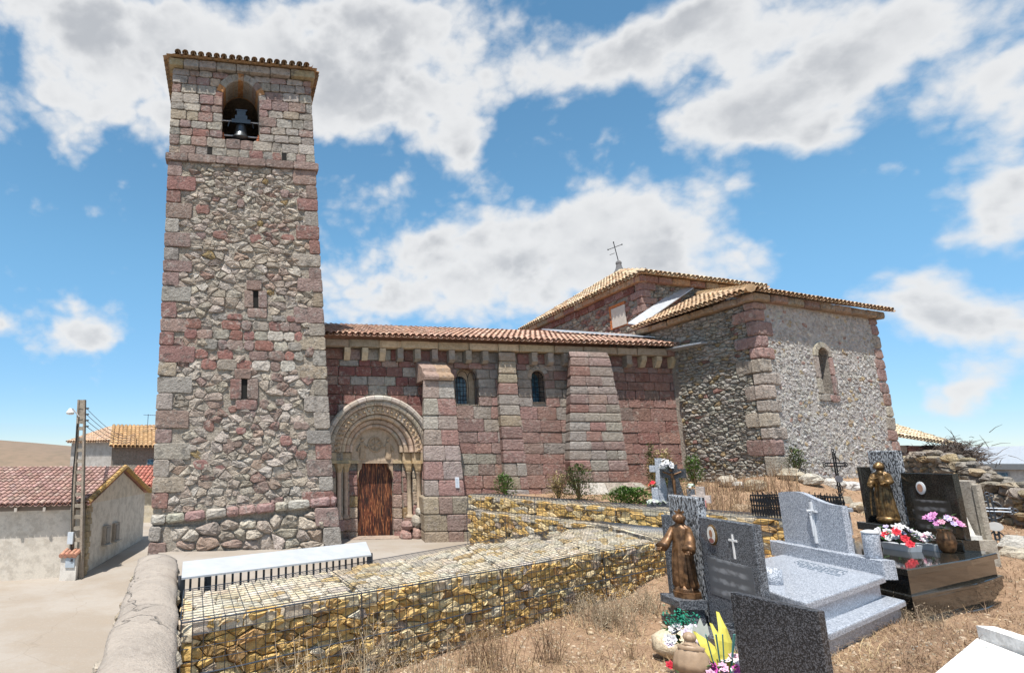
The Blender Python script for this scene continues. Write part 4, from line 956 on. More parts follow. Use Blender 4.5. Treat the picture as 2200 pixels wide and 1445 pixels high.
# dry brush heap by the shed
bh = MB(); bc_ = SFm(3.3, 2.65, .7)
for k in range(1300):
    a = R.uniform(0, 2*PI); el_ = R.uniform(-.5, 1.0); d = Vector((math.cos(a)*math.cos(el_)+.35, math.sin(a)*math.cos(el_), math.sin(el_)*.8)).normalized()
    p = bc_+Vector((R.gauss(0, .4), R.gauss(0, .32), R.gauss(-.1, .24))); L_ = R.uniform(.25, .6)
    bh.tube([p, p+d*L_*.5+Vector((0, 0, .04)), p+d*L_], [.012, .009, .004], 3, vary((.11, .09, .08), .3))
stuff(tag(bh.build('brush_heap', 'foliage'), 'tangled heap of dry grey twigs against the shed corner', 'brushwood'))
# ================================================================== gabions
GOLD = pick([(4, (.66, .445, .17)), (3, (.60, .40, .155)), (3, (.68, .54, .31)), (1, (.46, .29, .13)), (1, (.60, .53, .41)), (.4, (.42, .33, .25))])
GTOP_SUNLIT = pick([(5, (.64, .57, .45)), (3, (.60, .51, .37)), (1.0, (.52, .39, .2)), (.8, (.5, .45, .38))])  # top stones paler than the faces: sun on them put into the colour
WIRE_R = .0026
def gabion(label, f0, f1, b0, b1, z0, z1, keep=True, s=.13, tiers=2, wire=.1, endface=None, topstones=True, zslope=0.0):
    f0, f1, b0, b1 = [Vector((p[0], p[1], 0)) for p in (f0, f1, b0, b1)]
    g = thing('gabion_basket', label, 'gabion', (f0.x, f0.y, z0), 'gabion baskets of yellow stone')
    cc = (f0+f1+b0+b1)/4; sh_ = lambda p, k: p+(cc-p).normalized()*k*.95
    MB().prism([xy(sh_(p, .11)) for p in (f0, f1, b1, b0)], z0-.1, z1-.06, (.16, .115, .065)).build('shade_fill', 'gabion_stone', g)  # inner block coloured darker than the stones, painting shade into the gaps
    L = (f1-f0).length; ang = math.degrees(math.atan2(f1.y-f0.y, f1.x-f0.x)); FF = Frame(f0, ang)
    n_parts = 0
    polys = voronoi([(0, z0), (L, z0), (L, z1-.015), (0, z1-.015)], s*1.25, s*.62, .46, .005, vary_=.24, rnd=.07)
    lay_rubble(g, FF, polys, 'gabion_stone', GOLD, m='gabion_stone', nf=(-.042, .010), nb=-.16, bev=.013, rough=.014, keep=300 if keep else 0, restname='stone_fill')
    if topstones:
        def TFm(u, v, n):
            t = u/L; q = v; a = f0+(f1-f0)*t; b = b0+(b1-b0)*t; p = a+(b-a)*q; return Vector((p.x, p.y, z1+n))
        Wd = ((b0-f0).length+(b1-f1).length)/2
        bound = [(0.01, .01), (L-.01, .01), (L-.01, Wd-.01), (.01, Wd-.01)]
        fr2 = lambda u, v, n: TFm(u, v/Wd, n)
        pl = voronoi(bound, s*1.7, s*1.15, .44, .006, vary_=.2, rnd=.07)
        lay_rubble(g, fr2, pl, 'gabion_stone', GTOP_SUNLIT, m='gabion_stone', nf=(-.03, .004), nb=-.13, bev=.018, rough=.008, keep=max(0, 300-len(polys)) if keep else 0, restname='stone_fill')
    if endface == 'left' or endface == 'right':
        e0, e1 = (b0, f0) if endface == 'left' else (f1, b1); EL = (e1-e0).length; EF = Frame(e0, math.degrees(math.atan2(e1.y-e0.y, e1.x-e0.x))); mbq = MB()
        for ar, c, poly in voronoi([(0, z0), (EL, z0), (EL, z1-.02), (0, z1-.02)], s*1.2, s*.85, .44, .008, vary_=.16): stone(mbq, EF, poly, R.uniform(-.03, .01), -.1, .025, vary(GOLD(), .16), .02)
        stuff(mbq.build('stone_fill', 'gabion_stone', g))
    mb = MB(); o_ = .018; r_ = WIRE_R
    nu = max(2, int(L/wire)); 
    P = lambda u, v: FF(u, v, o_)
    for i in range(nu+1):
        u = L*i/nu; e = 2.0 if i in (0, nu) else 1
        mb.tube([P(u, z0), P(u, (z0+z1)/2)+FF.n*R.uniform(0, .012), P(u, z1+.012)], r_*e*1.4, 4)
        a = f0+(f1-f0)*(i/nu); b = b0+(b1-b0)*(i/nu); mb.tube([Vector((a.x, a.y, z1+.014)), Vector((b.x, b.y, z1+.014))], r_*e, 4)
    nz = max(2, round((z1-z0)/wire))
    for i in range(nz+1):
        v = z0+(z1-z0)*i/nz; e = 2.2 if i in (0, nz) or (tiers == 2 and i == nz//2) else 1; mb.tube([P(0, v), P(L*.3, v-.004)+FF.n*R.uniform(0, .012), P(L*.7, v+.004)+FF.n*R.uniform(0, .012), P(L, v)], r_*e*1.4, 4)
    W1 = max((b0-f0).length, (b1-f1).length); nw = max(2, int(W1/wire))
    for i in range(nw+1):
        t = i/nw; a = f0+(b0-f0)*t; b = f1+(b1-f1)*t; e = 2.0 if i in (0, nw) else 1; mb.tube([Vector((a.x, a.y, z1+.018)), Vector((b.x, b.y, z1+.018))], r_*e, 4)
    mb.build('wire_mesh', 'wire', g)
    return g
GZ = 1.10
names_ = ['leftmost front gabion basket, nearest, beside the rounded parapet wall', 'second front gabion basket from the parapet wall, with dry weeds at its foot', 'third front gabion basket, behind the tall dried stalks', 'fourth front gabion basket, ending behind the bronze statue gravestone']
for i in range(4):
    gabion(names_[i], AF[i], AF[i+1], AB[i], AB[i+1], .22 if i < 2 else .26, GZ, True, .128 if i < 2 else .135, 2, .105, 'left' if i == 0 else None)
gabion('fifth front gabion basket, hidden behind the dark headstones', (5.9, 11.05), (7.6, 11.55), (6.2, 14.3), (7.05, 12.75), .3, GZ, False, .15, 2, .105)
def offs(p, d): return (p[0]+d[0], p[1]+d[1])
NB = (-.42, -.2); BK = (.75, .38)
lowf = [(4.05, 18.0), (4.72, 16.5), (5.40, 14.95), (6.05, 13.5)]
lown = ['lower gabion tier right beside the buttress foot', 'lower gabion tier, middle basket along the ramp', 'lower gabion tier meeting the front row of baskets']
for i in range(3): gabion(lown[i], lowf[i], lowf[i+1], offs(lowf[i], (.6, .35)), offs(lowf[i+1], (.6, .35)), .0, 1.08, False, .17, 2, .12)
upn = ['upper gabion basket under the nave wall by the buttress', 'second upper gabion basket below the green shrubs', 'third upper gabion basket beneath the flowered cross grave', 'last upper gabion basket, behind the grey granite headstones']
for i in range(4): gabion(upn[i], BU[i], BU[i+1], offs(BU[i], BK), offs(BU[i+1], BK), .95 if i < 3 else .6, 1.46, i == 3, .17, 1, .12, 'right' if i == 3 else None)
# ================================================================== parapet wall along the street
pw = thing('parapet_wall', 'low boundary wall with a broad rounded concrete coping beside the street', 'wall', (-2, 6, -1.8))
def wl(y): x = wall_x(y); return x
rings = []; n = 14
for k in range(60):
    y = 2.0+k*(7.07/59); xr = wl(y)+.28; xl = wl(y)-.27; ring_ = []
    for i in range(n+1):
        t = i/n; x = xr+(xl-xr)*t; z = 1.09+.085*(1-abs(2*t-1)**2.6)+.012*mnoise.noise(Vector((x*2, y*1.3, 0)))+.004*mnoise.noise(Vector((x*11, y*11, 5)))
        wob = .03*mnoise.noise(Vector((y*1.6, t*2, 7)))+.012*mnoise.noise(Vector((y*9, t*2, 2))) if i in (0, 1, n-1, n) else 0
        ring_.append((x+wob, y, z))
    ring_ += [(xl+.06, y, .92), (xr-.06, y, .92)]
    rings.append(ring_)
MB().loft(rings, (.385, .335, .285)).build('coping', 'coping_concrete', pw, True)
MB().prism([(wl(2)-.2, 2), (wl(2)+.2, 2), (wl(9.0)+.2, 9.0), (wl(9.0)-.2, 9.0)], -1.9, .95, (.45, .40, .33)).build('wall', 'mortar', pw)
for s, nf_ in ((-1, .21), (1, .21)):
    WF = Frame((wl(9.0)-.2, 9.0, 0), math.degrees(math.atan2(2-9.0, wl(2)-wl(9.0)))) if s < 0 else Frame((wl(2)+.2, 2, 0), math.degrees(math.atan2(9.0-2, wl(9.0)-wl(2))))
    mbq = MB()
    for ar, c, poly in voronoi([(0, -1.85), (7.1, -1.85), (7.1, .93), (0, .93)], .3, .2, .43, .015): stone(mbq, WF, poly, R.uniform(.02, .09), -.06, .03, vary(PALE if R.random() < .6 else CREAM, .15), .02)
    stuff(mbq.build('facing_stones', 'rubble', pw))
for k in range(34):
    y = 2.6+k*.19+R.uniform(-.05, .05); s = R.choice((-1, 1)); r_ = R.uniform(.035, .075)
    MB().ball((wl(y)+s*.265, y, 1.03+R.uniform(-.04, .02)), r_, vary((.55, .48, .38), .15), 7, 5, (.7, 1.3, .8), .2).build('edge_stone', 'rubble', pw)
# ================================================================== railing with broad sheet cap
ra = thing('sheet_capped_railing', 'galvanised railing of upright bars under a broad pale metal sheet', 'railing', (-1.7, 7.6, 0))
a0 = on(390, 1240, 1.22); a1 = on(798, 1190, 1.22); bk0 = on(393, 1205, 1.27); bk1 = on(786, 1162, 1.27)
MB().hexa([a0+Vector((0, 0, -.02)), a1+Vector((0, 0, -.02)), bk1+Vector((0, 0, -.02)), bk0+Vector((0, 0, -.02)), a0, a1, bk1, bk0]).build('sheet_cap', 'sheet_metal', ra)
for e in (a0, a1):
    pass
mid0, mid1 = a0*.7+bk0*.3, a1*.7+bk1*.3
for i in range(27):
    p = mid0+(mid1-mid0)*(i/26); big_ = i in (0, 3, 26)
    MB().box((p.x, p.y, .62), (.06 if big_ else .02, .06 if big_ else .02, 1.16), math.radians(40)).build('post' if big_ else 'bar', 'wire', ra)
MB().tube([(mid0.x, mid0.y, .14), (mid1.x, mid1.y, .14)], .018, 4).build('bottom_rail', 'wire', ra)
# ================================================================== village
def house_wall(parent, pts, z0, z1, col, name='wall', m='plaster'): return MB().prism(pts, z0, z1, col).build(name, m, parent)
hs = thing('white_barn', 'whitewashed low barn with long red tile roof and gable facing the lane', 'barn', (-9.2, 24, -1.8))
hc, hl, hr = Vector((-9.2, 24.0, 0)), Vector((-22, 19.3, 0)), Vector((-9.15, 31.6, 0)); hb = hl+hr-hc
MB().prism([xy(p) for p in (hc, hr, hb, hl)], -2.2, .80, (.64, .59, .52)).build('wall', 'plaster', hs)
am = (hc+hr)/2; bm_ = (hl+hb)/2; zt = 2.0
MB().add([hc+Vector((0, 0, .8)), hr+Vector((0, 0, .8)), am+Vector((0, 0, zt))], [(0, 1, 2)], (.64, .55, .44)).build('gable', 'plaster', hs)
ov = (hc-hr).normalized()*.25; ox = (hc-hl).normalized()*.22
ra0, ra1, rr0, rr1 = hl+ov+Vector((0, 0, .83)), hc+ov+ox+Vector((0, 0, .83)), bm_+Vector((0, 0, zt+.1)), am+ox+Vector((0, 0, zt+.1))
rt = MB().add([ra0, ra1, rr1, rr0, hb-ov+Vector((0, 0, .83)), hr-ov+ox+Vector((0, 0, .83))], [(0, 1, 2, 3), (3, 2, 5, 4)], (.4, .2, .16)).build('roof', 'tile', hs)
tiles(rt, ra0, ra1, rr1-ra1, pick([(4, (.40, .26, .23)), (2, (.35, .22, .195)), (1, (.44, .32, .28))]), .2, .34, rad=.095)
for (A_, B_) in ((ra1, rr1), (hr-ov+ox+Vector((0, 0, .83)), rr1)):
    for k in range(11):
        p0 = A_+(B_-A_)*(k/11); p1 = A_+(B_-A_)*((k+1.12)/11); MB().tube([p0+Vector((-.06, 0, .07)), p1+Vector((-.06, 0, .05))], [.12, .10], 7, vary((.42, .27, .10), .15)).build('verge_tile', 'tile', rt)
for k in range(14):
    p = hc+(hl-hc)*(.03+k*.07); d_ = (hr-hc).normalized(); MB().box((p.x-d_.x*.16, p.y-d_.y*.16, .68), (.09, .36, .14), math.atan2(hl.y-hc.y, hl.x-hc.x), (.55, .5, .45)).build('rafter_end', 'plaster', hs)
mb = MB().hexa([p+Vector((0, 0, z)) for z in (.62, .78) for p in (hl+ov*.1, hc+ov*.1, hc-ov*.1, hl-ov*.1)], (.22, .18, .15)); mb.build('eave_board', 'paint', hs)
for y0_ in (26.0, 27.15):
    wn = MB().box((-9.13, y0_+.3, -.58), (.14, .62, .74), 0, (.36, .32, .28)).build('window', 'plaster', hs); MB().box((-9.07, y0_+.3, -.58), (.08, .44, .58), 0, (.22, .2, .18)).build('pane', 'paint', wn); MB().box((-9.04, y0_+.3, -.97), (.24, .7, .05), 0, (.5, .46, .4)).build('sill', 'plaster', wn)
z = -1.85; k = 0
while z < .78:
    h = R.uniform(.17, .24); w_ = .32 if k % 2 else .2; MB().box((-9.10, 24.0+w_/2, z+h/2), (.12, w_+.05, h-.015), 0, vary((.42, .34, .22), .12)).build('quoin', 'ashlar', hs); z += h; k += 1
# further houses
def house(name, label, p0, p1, depth, z0, ze, zr, wcol, rpal, wins=(), pitch=.28, m='plaster', rows=.45, lower=None):
    a = Vector((p0[0], p0[1], 0)); b = Vector((p1[0], p1[1], 0)); d = (b-a).normalized(); n_ = Vector((-d.y, d.x, 0)); t = thing(name, label, 'house', (a.x, a.y, z0))
    c_, e_ = b+n_*depth, a+n_*depth
    MB().prism([xy(p) for p in (a, b, c_, e_)], z0, ze, wcol).build('wall', m, t)
    if lower: MB().prism([xy(a-n_*.03), xy(b-n_*.03), xy(b), xy(a)], z0, lower[0], lower[1]).build('lower_wall', m, t)
    for s0, s1, s2 in ((a, e_, 0), (b, c_, 1)):
        mdd = (s0+s1)/2; MB().add([s0+Vector((0, 0, ze)), s1+Vector((0, 0, ze)), mdd+Vector((0, 0, zr-.05))], [(0, 1, 2)], wcol).build('gable', m, t)
    ea, eb = a-n_*.3-d*.2+Vector((0, 0, ze)), b-n_*.3+d*.2+Vector((0, 0, ze)); ra_, rb_ = a+n_*depth/2-d*.2+Vector((0, 0, zr)), b+n_*depth/2+d*.2+Vector((0, 0, zr))
    ec_, ed_ = c_+n_*.3+d*.2+Vector((0, 0, ze)), e_+n_*.3-d*.2+Vector((0, 0, ze))
    rf_ = MB().add([ea, eb, rb_, ra_, ec_, ed_], [(0, 1, 2, 3), (3, 2, 4, 5)], rpal()).build('roof', 'tile', t)
    tiles(rf_, ea, eb, rb_-eb, rpal, pitch, rows, first=False, rad=pitch*.46)
    for (s, z, w_, h) in wins:
        p = a+d*s-n_*.02; wn = MB().box((p.x, p.y, z), (w_, .1, h), math.atan2(d.y, d.x), (.3, .27, .24)).build('window', 'paint', t); MB().box((p.x-n_.x*.05, p.y-n_.y*.05, z), (w_*.8, .04, h*.8), math.atan2(d.y, d.x), (.06, .06, .07)).build('pane', 'window_glass', wn)
    return t
p0 = at(150, 1000, 47); p1 = at(262, 1000, 44); p2 = at(340, 1000, 46.5)
house('grey_house', 'tall grey rendered house with pale tile roof behind the barn', (p0.x, p0.y), (p1.x, p1.y), 7, -1, 3.75, 5.0, (.38, .36, .34), pick([(2, (.52, .36, .25)), (1, (.45, .3, .2)), (1, (.56, .42, .32))]), [(k, .9, .14, .16) for k in (1.6, 2.3, 3.0, 3.5)])
p3_ = at(238, 1000, 42.5); p4_ = at(345, 1000, 43.5)
house('brown_house', 'brown stone house with ochre tile roof next to the tower', (p3_.x, p3_.y), (p4_.x, p4_.y), 7, -1, 3.35, 4.95, (.27, .235, .20), pick([(2, (.46, .29, .15)), (1, (.40, .25, .13))]), [(2.6, 2.3, .5, .42)], m='mortar', lower=(2.1, (.36, .32, .27)))
p5 = at(268, 1090, 37); p6 = at(345, 1090, 37)
house('block_house', 'small house of cream block walls and bright red tiles beside the lane', (p5.x, p5.y), (p6.x, p6.y), 5, -1.5, .95, 2.0, (.52, .45, .33), pick([(2, (.45, .17, .13)), (1, (.38, .14, .11))]), pitch=.25)
mb = MB(); ta = at(299, 925, 44); mb.tube([ta+Vector((0, 2, -1)), ta+Vector((0, 2, 1.35))], .02, 4); mb.tube([ta+Vector((-.35, 2, 1.3)), ta+Vector((.75, 2, 1.25))], .014, 4)
for k in range(6): mb.tube([ta+Vector((-.3+k*.16, 1.8, 1.3)), ta+Vector((-.3+k*.16, 2.2, 1.3))], .008, 3)
tag(mb.build('television_antenna', 'iron'), 'thin television antenna on the roof beside the tower', 'antenna')
# utility pole
up = thing('utility_pole', 'tall concrete utility pole with rectangular openings and a street lamp', 'pole', (-9.05, 23.35, -1.8))
pb_ = on(163, 1241, -1.8); pt_ = at(176, 858, pb_.y-.1); UPV = (pt_-pb_); 
def pl(t, dx, dy): p = pb_+UPV*t; s = 1-.42*t; return Vector((p.x+dx*s, p.y+dy*s, p.z))
for s in (-1, 1):
    MB().loft([[pl(t, s*.20-.05, -.12), pl(t, s*.20+.05, -.12), pl(t, s*.20+.05, .12), pl(t, s*.20-.05, .12)] for t in (0, 1)], (.33, .28, .23)).build('flange', 'concrete', up)
for k in range(16):
    t = .01+k*.0625; MB().loft([[pl(q, -.15, -.07), pl(q, .15, -.07), pl(q, .15, .07), pl(q, -.15, .07)] for q in (t, t+.02)], (.33, .29, .24)).build('rung', 'concrete', up)
MB().loft([[pl(q, -.14, -.05), pl(q, .14, -.05), pl(q, .14, .05), pl(q, -.14, .05)] for q in (.86, 1.0)], (.33, .29, .24)).build('pole_head', 'concrete', up)
lp = pl(.93, -.2, -.1); lm = MB().tube([pl(.90, -.1, -.1), lp+Vector((-.15, -.1, .1)), lp+Vector((-.16, -.25, .08))], .025, 6).build('lamp_arm', 'galvanised', up)
MB().lathe(lp+Vector((-.16, -.3, -.12)), [(.05, -.02), (.13, 0), (.15, .06), (.08, .17), (.04, .22)], 12, (.7, .7, .68)).build('lamp_head', 'porcelain', up)
for k in range(4): q = pl(.95-.035*k, .2, 0); MB().tube([q, q+Vector((.16, 0, 0))], .035, 6, (.05, .05, .05)).build('insulator', 'porcelain', up)
mb = MB()
mb.tube([pl(t, -.22+.05*math.sin(t*9), -.15) for t in [i/12*.8+.06 for i in range(13)]], .022, 5, (.03, .03, .03)); mb.build('cable', 'paint', up)
q = pl(.22, -.2, -.16); MB().box((q.x, q.y, q.z), (.2, .12, .42), 0, (.55, .6, .66)).build('junction_box', 'paint', up)
for k in range(4):
    q = pl(.95-.035*k, .3, 0); e = at(295, 938+k*3, 43.9)+Vector((0, -.3, .2)); mb = MB()
    mb.tube([q+(e-q)*t+Vector((0, 0, -.5*math.sin(PI*t))) for t in [i/10 for i in range(11)]], .014, 4, (.04, .04, .05)); tag(mb.build('power_line', 'paint'), ['topmost power line from the pole to the houses', 'second power line from the top at the pole', 'third power line from the top at the pole', 'lowest power line from the pole to the houses'][k], 'cable', 'power lines')
kq = on(143, 1246, -1.8); kt = thing('meter_cabinet', 'small white meter cabinet with tile cap at the pole foot', 'cabinet', kq)
MB().box((kq.x, kq.y+.2, kq.z+.42), (.56, .4, .86), .1, (.62, .59, .55)).build('body', 'plaster', kt); dm = MB().box((kq.x+.08, kq.y-.01, kq.z+.62), (.32, .04, .34), .1, (.42, .48, .55)).build('cabinet_door', 'paint', kt); MB().box((kq.x+.14, kq.y-.035, kq.z+.70), (.07, .03, .08), .1, (.05, .05, .06)).build('lock', 'paint', dm)
for k in range(4): MB().tube([(kq.x-.24+k*.16, kq.y-.1, kq.z+.86), (kq.x-.24+k*.16, kq.y+.45, kq.z+1.0)], [.085, .075], 7, vary((.48, .24, .17), .12)).build('roof_tile', 'tile', kt)
# far warehouse and trees on the right
wa = thing('warehouse', 'long pale warehouse with a light metal roof beyond the dry stone wall', 'warehouse', (60, 55, -2))
a = at(2010, 1030, 62); b = at(2420, 1075, 52); a.z = b.z = 0; d = (b-a).normalized(); n_ = Vector((-d.y, d.x, 0))
MB().prism([xy(p) for p in (a, b, b+n_*18, a+n_*18)], -2.5, 2.0, (.50, .48, .45)).build('wall', 'plaster', wa)
zv = Vector((0, 0, 1)); MB().hexa([a-n_*.4+zv*1.9, b-n_*.4+zv*1.9, b+n_*9+zv*3.6, a+n_*9+zv*3.6, a-n_*.4+zv*2.1, b-n_*.4+zv*2.1, b+n_*9+zv*3.8, a+n_*9+zv*3.8]).build('roof', 'zinc', wa); MB().hexa([a-n_*.45+zv*1.55, b-n_*.45+zv*1.55, b-n_*.4+zv*1.55, a-n_*.4+zv*1.55, a-n_*.45+zv*2.05, b-n_*.45+zv*2.05, b-n_*.4+zv*2.05, a-n_*.4+zv*2.05], (.15, .16, .17)).build('gutter', 'paint', wa)
for px_ in (2140,):
    q = at(px_, 1020, 58); t = (q-a).dot(d); p = a+d*t; wn = MB().box((p.x, p.y, .95), (1.6, .2, .75), math.atan2(d.y, d.x), (.3, .3, .32)).build('window', 'paint', wa); MB().box((p.x-n_.x*.1, p.y-n_.y*.1, .95), (1.4, .06, .58), math.atan2(d.y, d.x), (.05, .06, .08)).build('pane', 'window_glass', wn)
# ================================================================== figures and flowers
def robed(parent, base, h, face, m, arms, part='robe', hood=False, seed=1, belly=1.0, hand=True, ft=.80):
    """a standing robed figure: one continuous lofted body with folds, head, sleeves; face = heading in radians"""
    r = random.Random(seed); base = Vector(base); fx = Vector((math.cos(face), math.sin(face), 0)); rx = Vector((math.sin(face), -math.cos(face), 0))
    def L(x, y, z): return base+rx*(x*h)+fx*(y*h)+Vector((0, 0, z*h))       # x to the figure's right hand, y forward
    prof = [(0, .150, .125), (.03, .158, .13), (.10, .150, .122), (.22, .142, .112), (.36, .136, .105), (.48, .128, .098), (.58, .120, .09), (.66, .122, .085), (.73, .132, .08), (.78, .128, .075), (.81, .095, .066), (.835, .055, .052), (.85, .043, .045), (.87, .04, .043)]
    n = 72; rings = []; ph = [r.uniform(0, 6) for _ in range(4)]
    for z, a, b in prof:
        f = max(0, min(1, (ft-z)/.5)); row = []
        for k in range(n):
            t = 2*PI*k/n; s = .94+.06*(1-f)+f*(.16*abs(math.sin(6*t+ph[0]+z*1.6))+.05*math.sin(11*t+ph[1]-z*3)+.03*math.sin(19*t+ph[2]+z*3))
            if z > .80 and math.sin(t) < .2 and not hood: s *= 1.42+.06*math.sin(9*t)      # hair on the shoulders
            row.append(L(math.cos(t)*a*s*belly, math.sin(t)*b*s*belly+.012*math.sin(z*6), z))
        rings.append(row)
    for z, a, b in ((.885, .052, .058), (.905, .060, .068), (.93, .064, .073), (.955, .060, .069), (.975, .047, .055), (.99, .026, .03), (1.0, .006, .008)):
        if hood: a, b = a*1.18, b*1.18
        row = []
        for k in range(n):
            t = 2*PI*k/n; c_, s_ = math.cos(t), math.sin(t); bump = 1.0
            if not hood and s_ > .95 and .90 < z < .94: bump = 1.22          # nose
            if not hood and s_ > .6 and abs(c_) > .25 and abs(z-.945) < .012: bump = .94   # eye hollows
            if s_ < .35 and not hood: bump = 1.28+.05*math.sin(9*t)            # hair
            row.append(L(c_*a*bump, s_*b*bump+.008, z))
        rings.append(row)
    body = MB().loft(rings, (.4, .3, .2)).build(part, m, parent, True)
    for s, pts in arms:        # sleeves: list of (x,y,z) from shoulder to wrist
        P = [L(*p) for p in pts]; k = len(P); rad = [h*(.052+.012*i) for i in range(k)]; rad[0] = h*.045
        MB().tube(P, rad, 10, flat=.8).build('sleeve', m, parent, True)
        d = (P[-1]-P[-2]).normalized(); q = P[-1]+d*h*.012
        mb = MB(); side = d.cross(Vector((0, 0, 1))).normalized(); mb.tube([P[-1]-d*h*.03, q+d*h*.01, q+d*h*.04], [h*.02, h*.026, h*.022], 8, flat=.55)
        for i in range(4):
            o_ = side*h*(.016*(i-1.5)*.85); l_ = h*(.034+.008*(i in (1, 2))); mb.tube([q+d*h*.035+o_, q+d*h*.035+o_*1.2+d*l_*.6, q+d*h*.035+o_*1.3+d*l_+Vector((0, 0, -.25*l_))], [h*.008, h*.007, h*.005], 5)
        mb.tube([q+side*s*h*.018, q+side*s*h*.04+d*h*.02, q+side*s*h*.046+d*h*.038], [h*.009, h*.008, h*.005], 5)
        mb.build('hand', m, parent, True)
    return L
def flower(mb, c, r_, col, d=None, inner=None):
    c = Vector(c); d = Vector(d or (R.uniform(-.5, .5), R.uniform(-.8, .2), R.uniform(.4, 1))).normalized(); a = d.orthogonal().normalized(); b = d.cross(a)
    for ringi, (n, rr, lift, tip) in enumerate(((6, r_, .15, .35), (5, r_*.62, .3, .75), (3, r_*.32, .5, .9))):
        off = R.uniform(0, 6)
        for k in range(n):
            t = off+2*PI*k/n; e = a*math.cos(t)+b*math.sin(t); s = d.cross(e)
            p = [c, c+e*rr*.6+s*rr*.42+d*rr*lift, c+e*rr+d*rr*tip, c+e*rr*.6-s*rr*.42+d*rr*lift]
            mb.add(p, [(0, 1, 2, 3)], vary(col if ringi < 2 or not inner else inner, .12))
def leaf(mb, p, d, L_, w_, col):
    p, d = Vector(p), Vector(d).normalized(); s = d.cross(Vector((0, 0, 1))); s = s.normalized() if s.length > .01 else Vector((1, 0, 0)); u_ = Vector((0, 0, 1))
    mb.add([p, p+d*L_*.4+s*w_+u_*L_*.06, p+d*L_+u_*L_*(-.12), p+d*L_*.4-s*w_+u_*L_*.06], [(0, 1, 2), (0, 2, 3)], vary(col, .25))
def bouquet(parent, c, spread, cols, n, r_, leaves=40, lcol=(.05, .12, .035), h=.8):
    c = Vector(c)
    for k in range(n):
        a = R.uniform(0, 2*PI); q = math.sqrt(R.random()); p = c+Vector((math.cos(a)*q*spread[0], math.sin(a)*q*spread[1], spread[2]*(1-q*q*.6)*R.uniform(.6, 1.1)))
        mb = MB(); flower(mb, p, r_*R.uniform(.75, 1.2), R.choice(cols), (math.cos(a)*q-.3, math.sin(a)*q-.5, .8)); mb.build('flower', 'petal', parent)
    mb = MB()
    for k in range(leaves):
        a = R.uniform(0, 2*PI); d = Vector((math.cos(a), math.sin(a), R.uniform(-.2, .9))); leaf(mb, c+Vector((d.x*spread[0]*.5, d.y*spread[1]*.5, R.uniform(0, spread[2]*.8))), d, r_*R.uniform(1.2, 2.4), r_*.35, lcol)
    if leaves: mb.build('leaves', 'foliage', parent)
def HX(X, Yfar): return Frame((X, Yfar, 0), -90)
def slab(fr, u0, u1, v0, v1, n0, n1, name, m, parent, col=(.3, .3, .3), bev=.012):
    rows = []
    for n_, b in ((n0, bev), (n0+bev, 0), (n1-bev, 0), (n1, bev)): rows.append([fr(u0+b, v0+b, n_), fr(u1-b, v0+b, n_), fr(u1-b, v1-b, n_), fr(u0+b, v1-b, n_)])
    return MB().loft(rows, col).build(name, m, parent)
def quad_slab(pts, z0, z1, name, m, parent, grow=0.0, bev=.02, col=(.3, .3, .3)):
    P = [Vector((p[0], p[1], 0)) for p in pts]; c = sum(P, Vector())/len(P); rows = []
    for z, g_ in ((z0, grow), (z1-bev, grow), (z1-bev*.35, grow-bev*.3), (z1, grow-bev)): rows.append([Vector((p.x, p.y, z))+(p-c).normalized()*g_ for p in P])
    return MB().loft(rows, col).build(name, m, parent)
def cross_mesh(fr, cu, v0, h, arm, av, t, n0, n1, flare=1.0):
    mb = MB(); 
    def bar(u0, u1, va, vb, f): mb.hexa([fr(u0, va, n0), fr(u1, va, n0), fr(u1, va, n1), fr(u0, va, n1), fr(u0*f+cu*(1-f), vb, n0), fr(u1*f+cu*(1-f), vb, n0), fr(u1*f+cu*(1-f), vb, n1), fr(u0*f+cu*(1-f), vb, n1)])
    pts = [(cu-t*flare, v0), (cu+t*flare, v0), (cu+t, v0+av-t), (cu+arm, v0+av-t), (cu+arm, v0+av+t), (cu+t, v0+av+t), (cu+t, v0+h), (cu-t, v0+h), (cu-t, v0+av+t), (cu-arm, v0+av+t), (cu-arm, v0+av-t), (cu-t, v0+av-t)]
    n = len(pts); mb.add([fr(a, b, n1) for a, b in pts]+[fr(a, b, n0) for a, b in pts], [tuple(range(n)), tuple(range(2*n-1, n-1, -1))]+[(i, i+n, (i+1) % n+n, (i+1) % n) for i in range(n)]); return mb
# ---- foreground black headstone
g0 = thing('black_headstone', 'plain black speckled granite headstone, nearest to the viewer', 'headstone', (3.5, 5.1, .4))
BF = Frame((3.42, 5.45, 0), math.degrees(math.atan2(4.77-5.45, 3.62-3.42)))
slab(BF, 0, .709, .35, 1.40, -.075, 0, 'slab', 'granite_black', g0, bev=.006)
# ---- grave with the bronze robed statue
g1 = thing('statue_gravestone', 'dark grey granite gravestone with oval portrait, white cross and rough split panel', 'gravestone', (4.9, 7.9, .45))
H1 = HX(4.9, 9.08)
slab(H1, .80, 1.84, .40, 1.76, -.10, 0, 'headstone', 'granite_dark', g1)
slab(H1, .06, .78, .40, 2.00, -.14, -.03, 'split_panel', 'split_granite', g1, bev=.02)
slab(H1, .03, .13, .40, 1.72, -.02, .08, 'side_slab', 'granite_dark', g1)
slab(H1, .10, 1.90, .28, .40, -.16, .26, 'ledge', 'granite_dark', g1); slab(H1, .14, 1.88, .0, .277, -.14, .22, 'base', 'granite_dark', g1)
slab(H1, .32, .80, .61, .72, .0, .36, 'statue_shelf', 'granite_dark', g1); slab(H1, .36, .48, .40, .608, .02, .26, 'shelf_leg', 'granite_dark', g1); slab(H1, .64, .76, .40, .608, .02, .26, 'shelf_leg', 'granite_dark', g1)
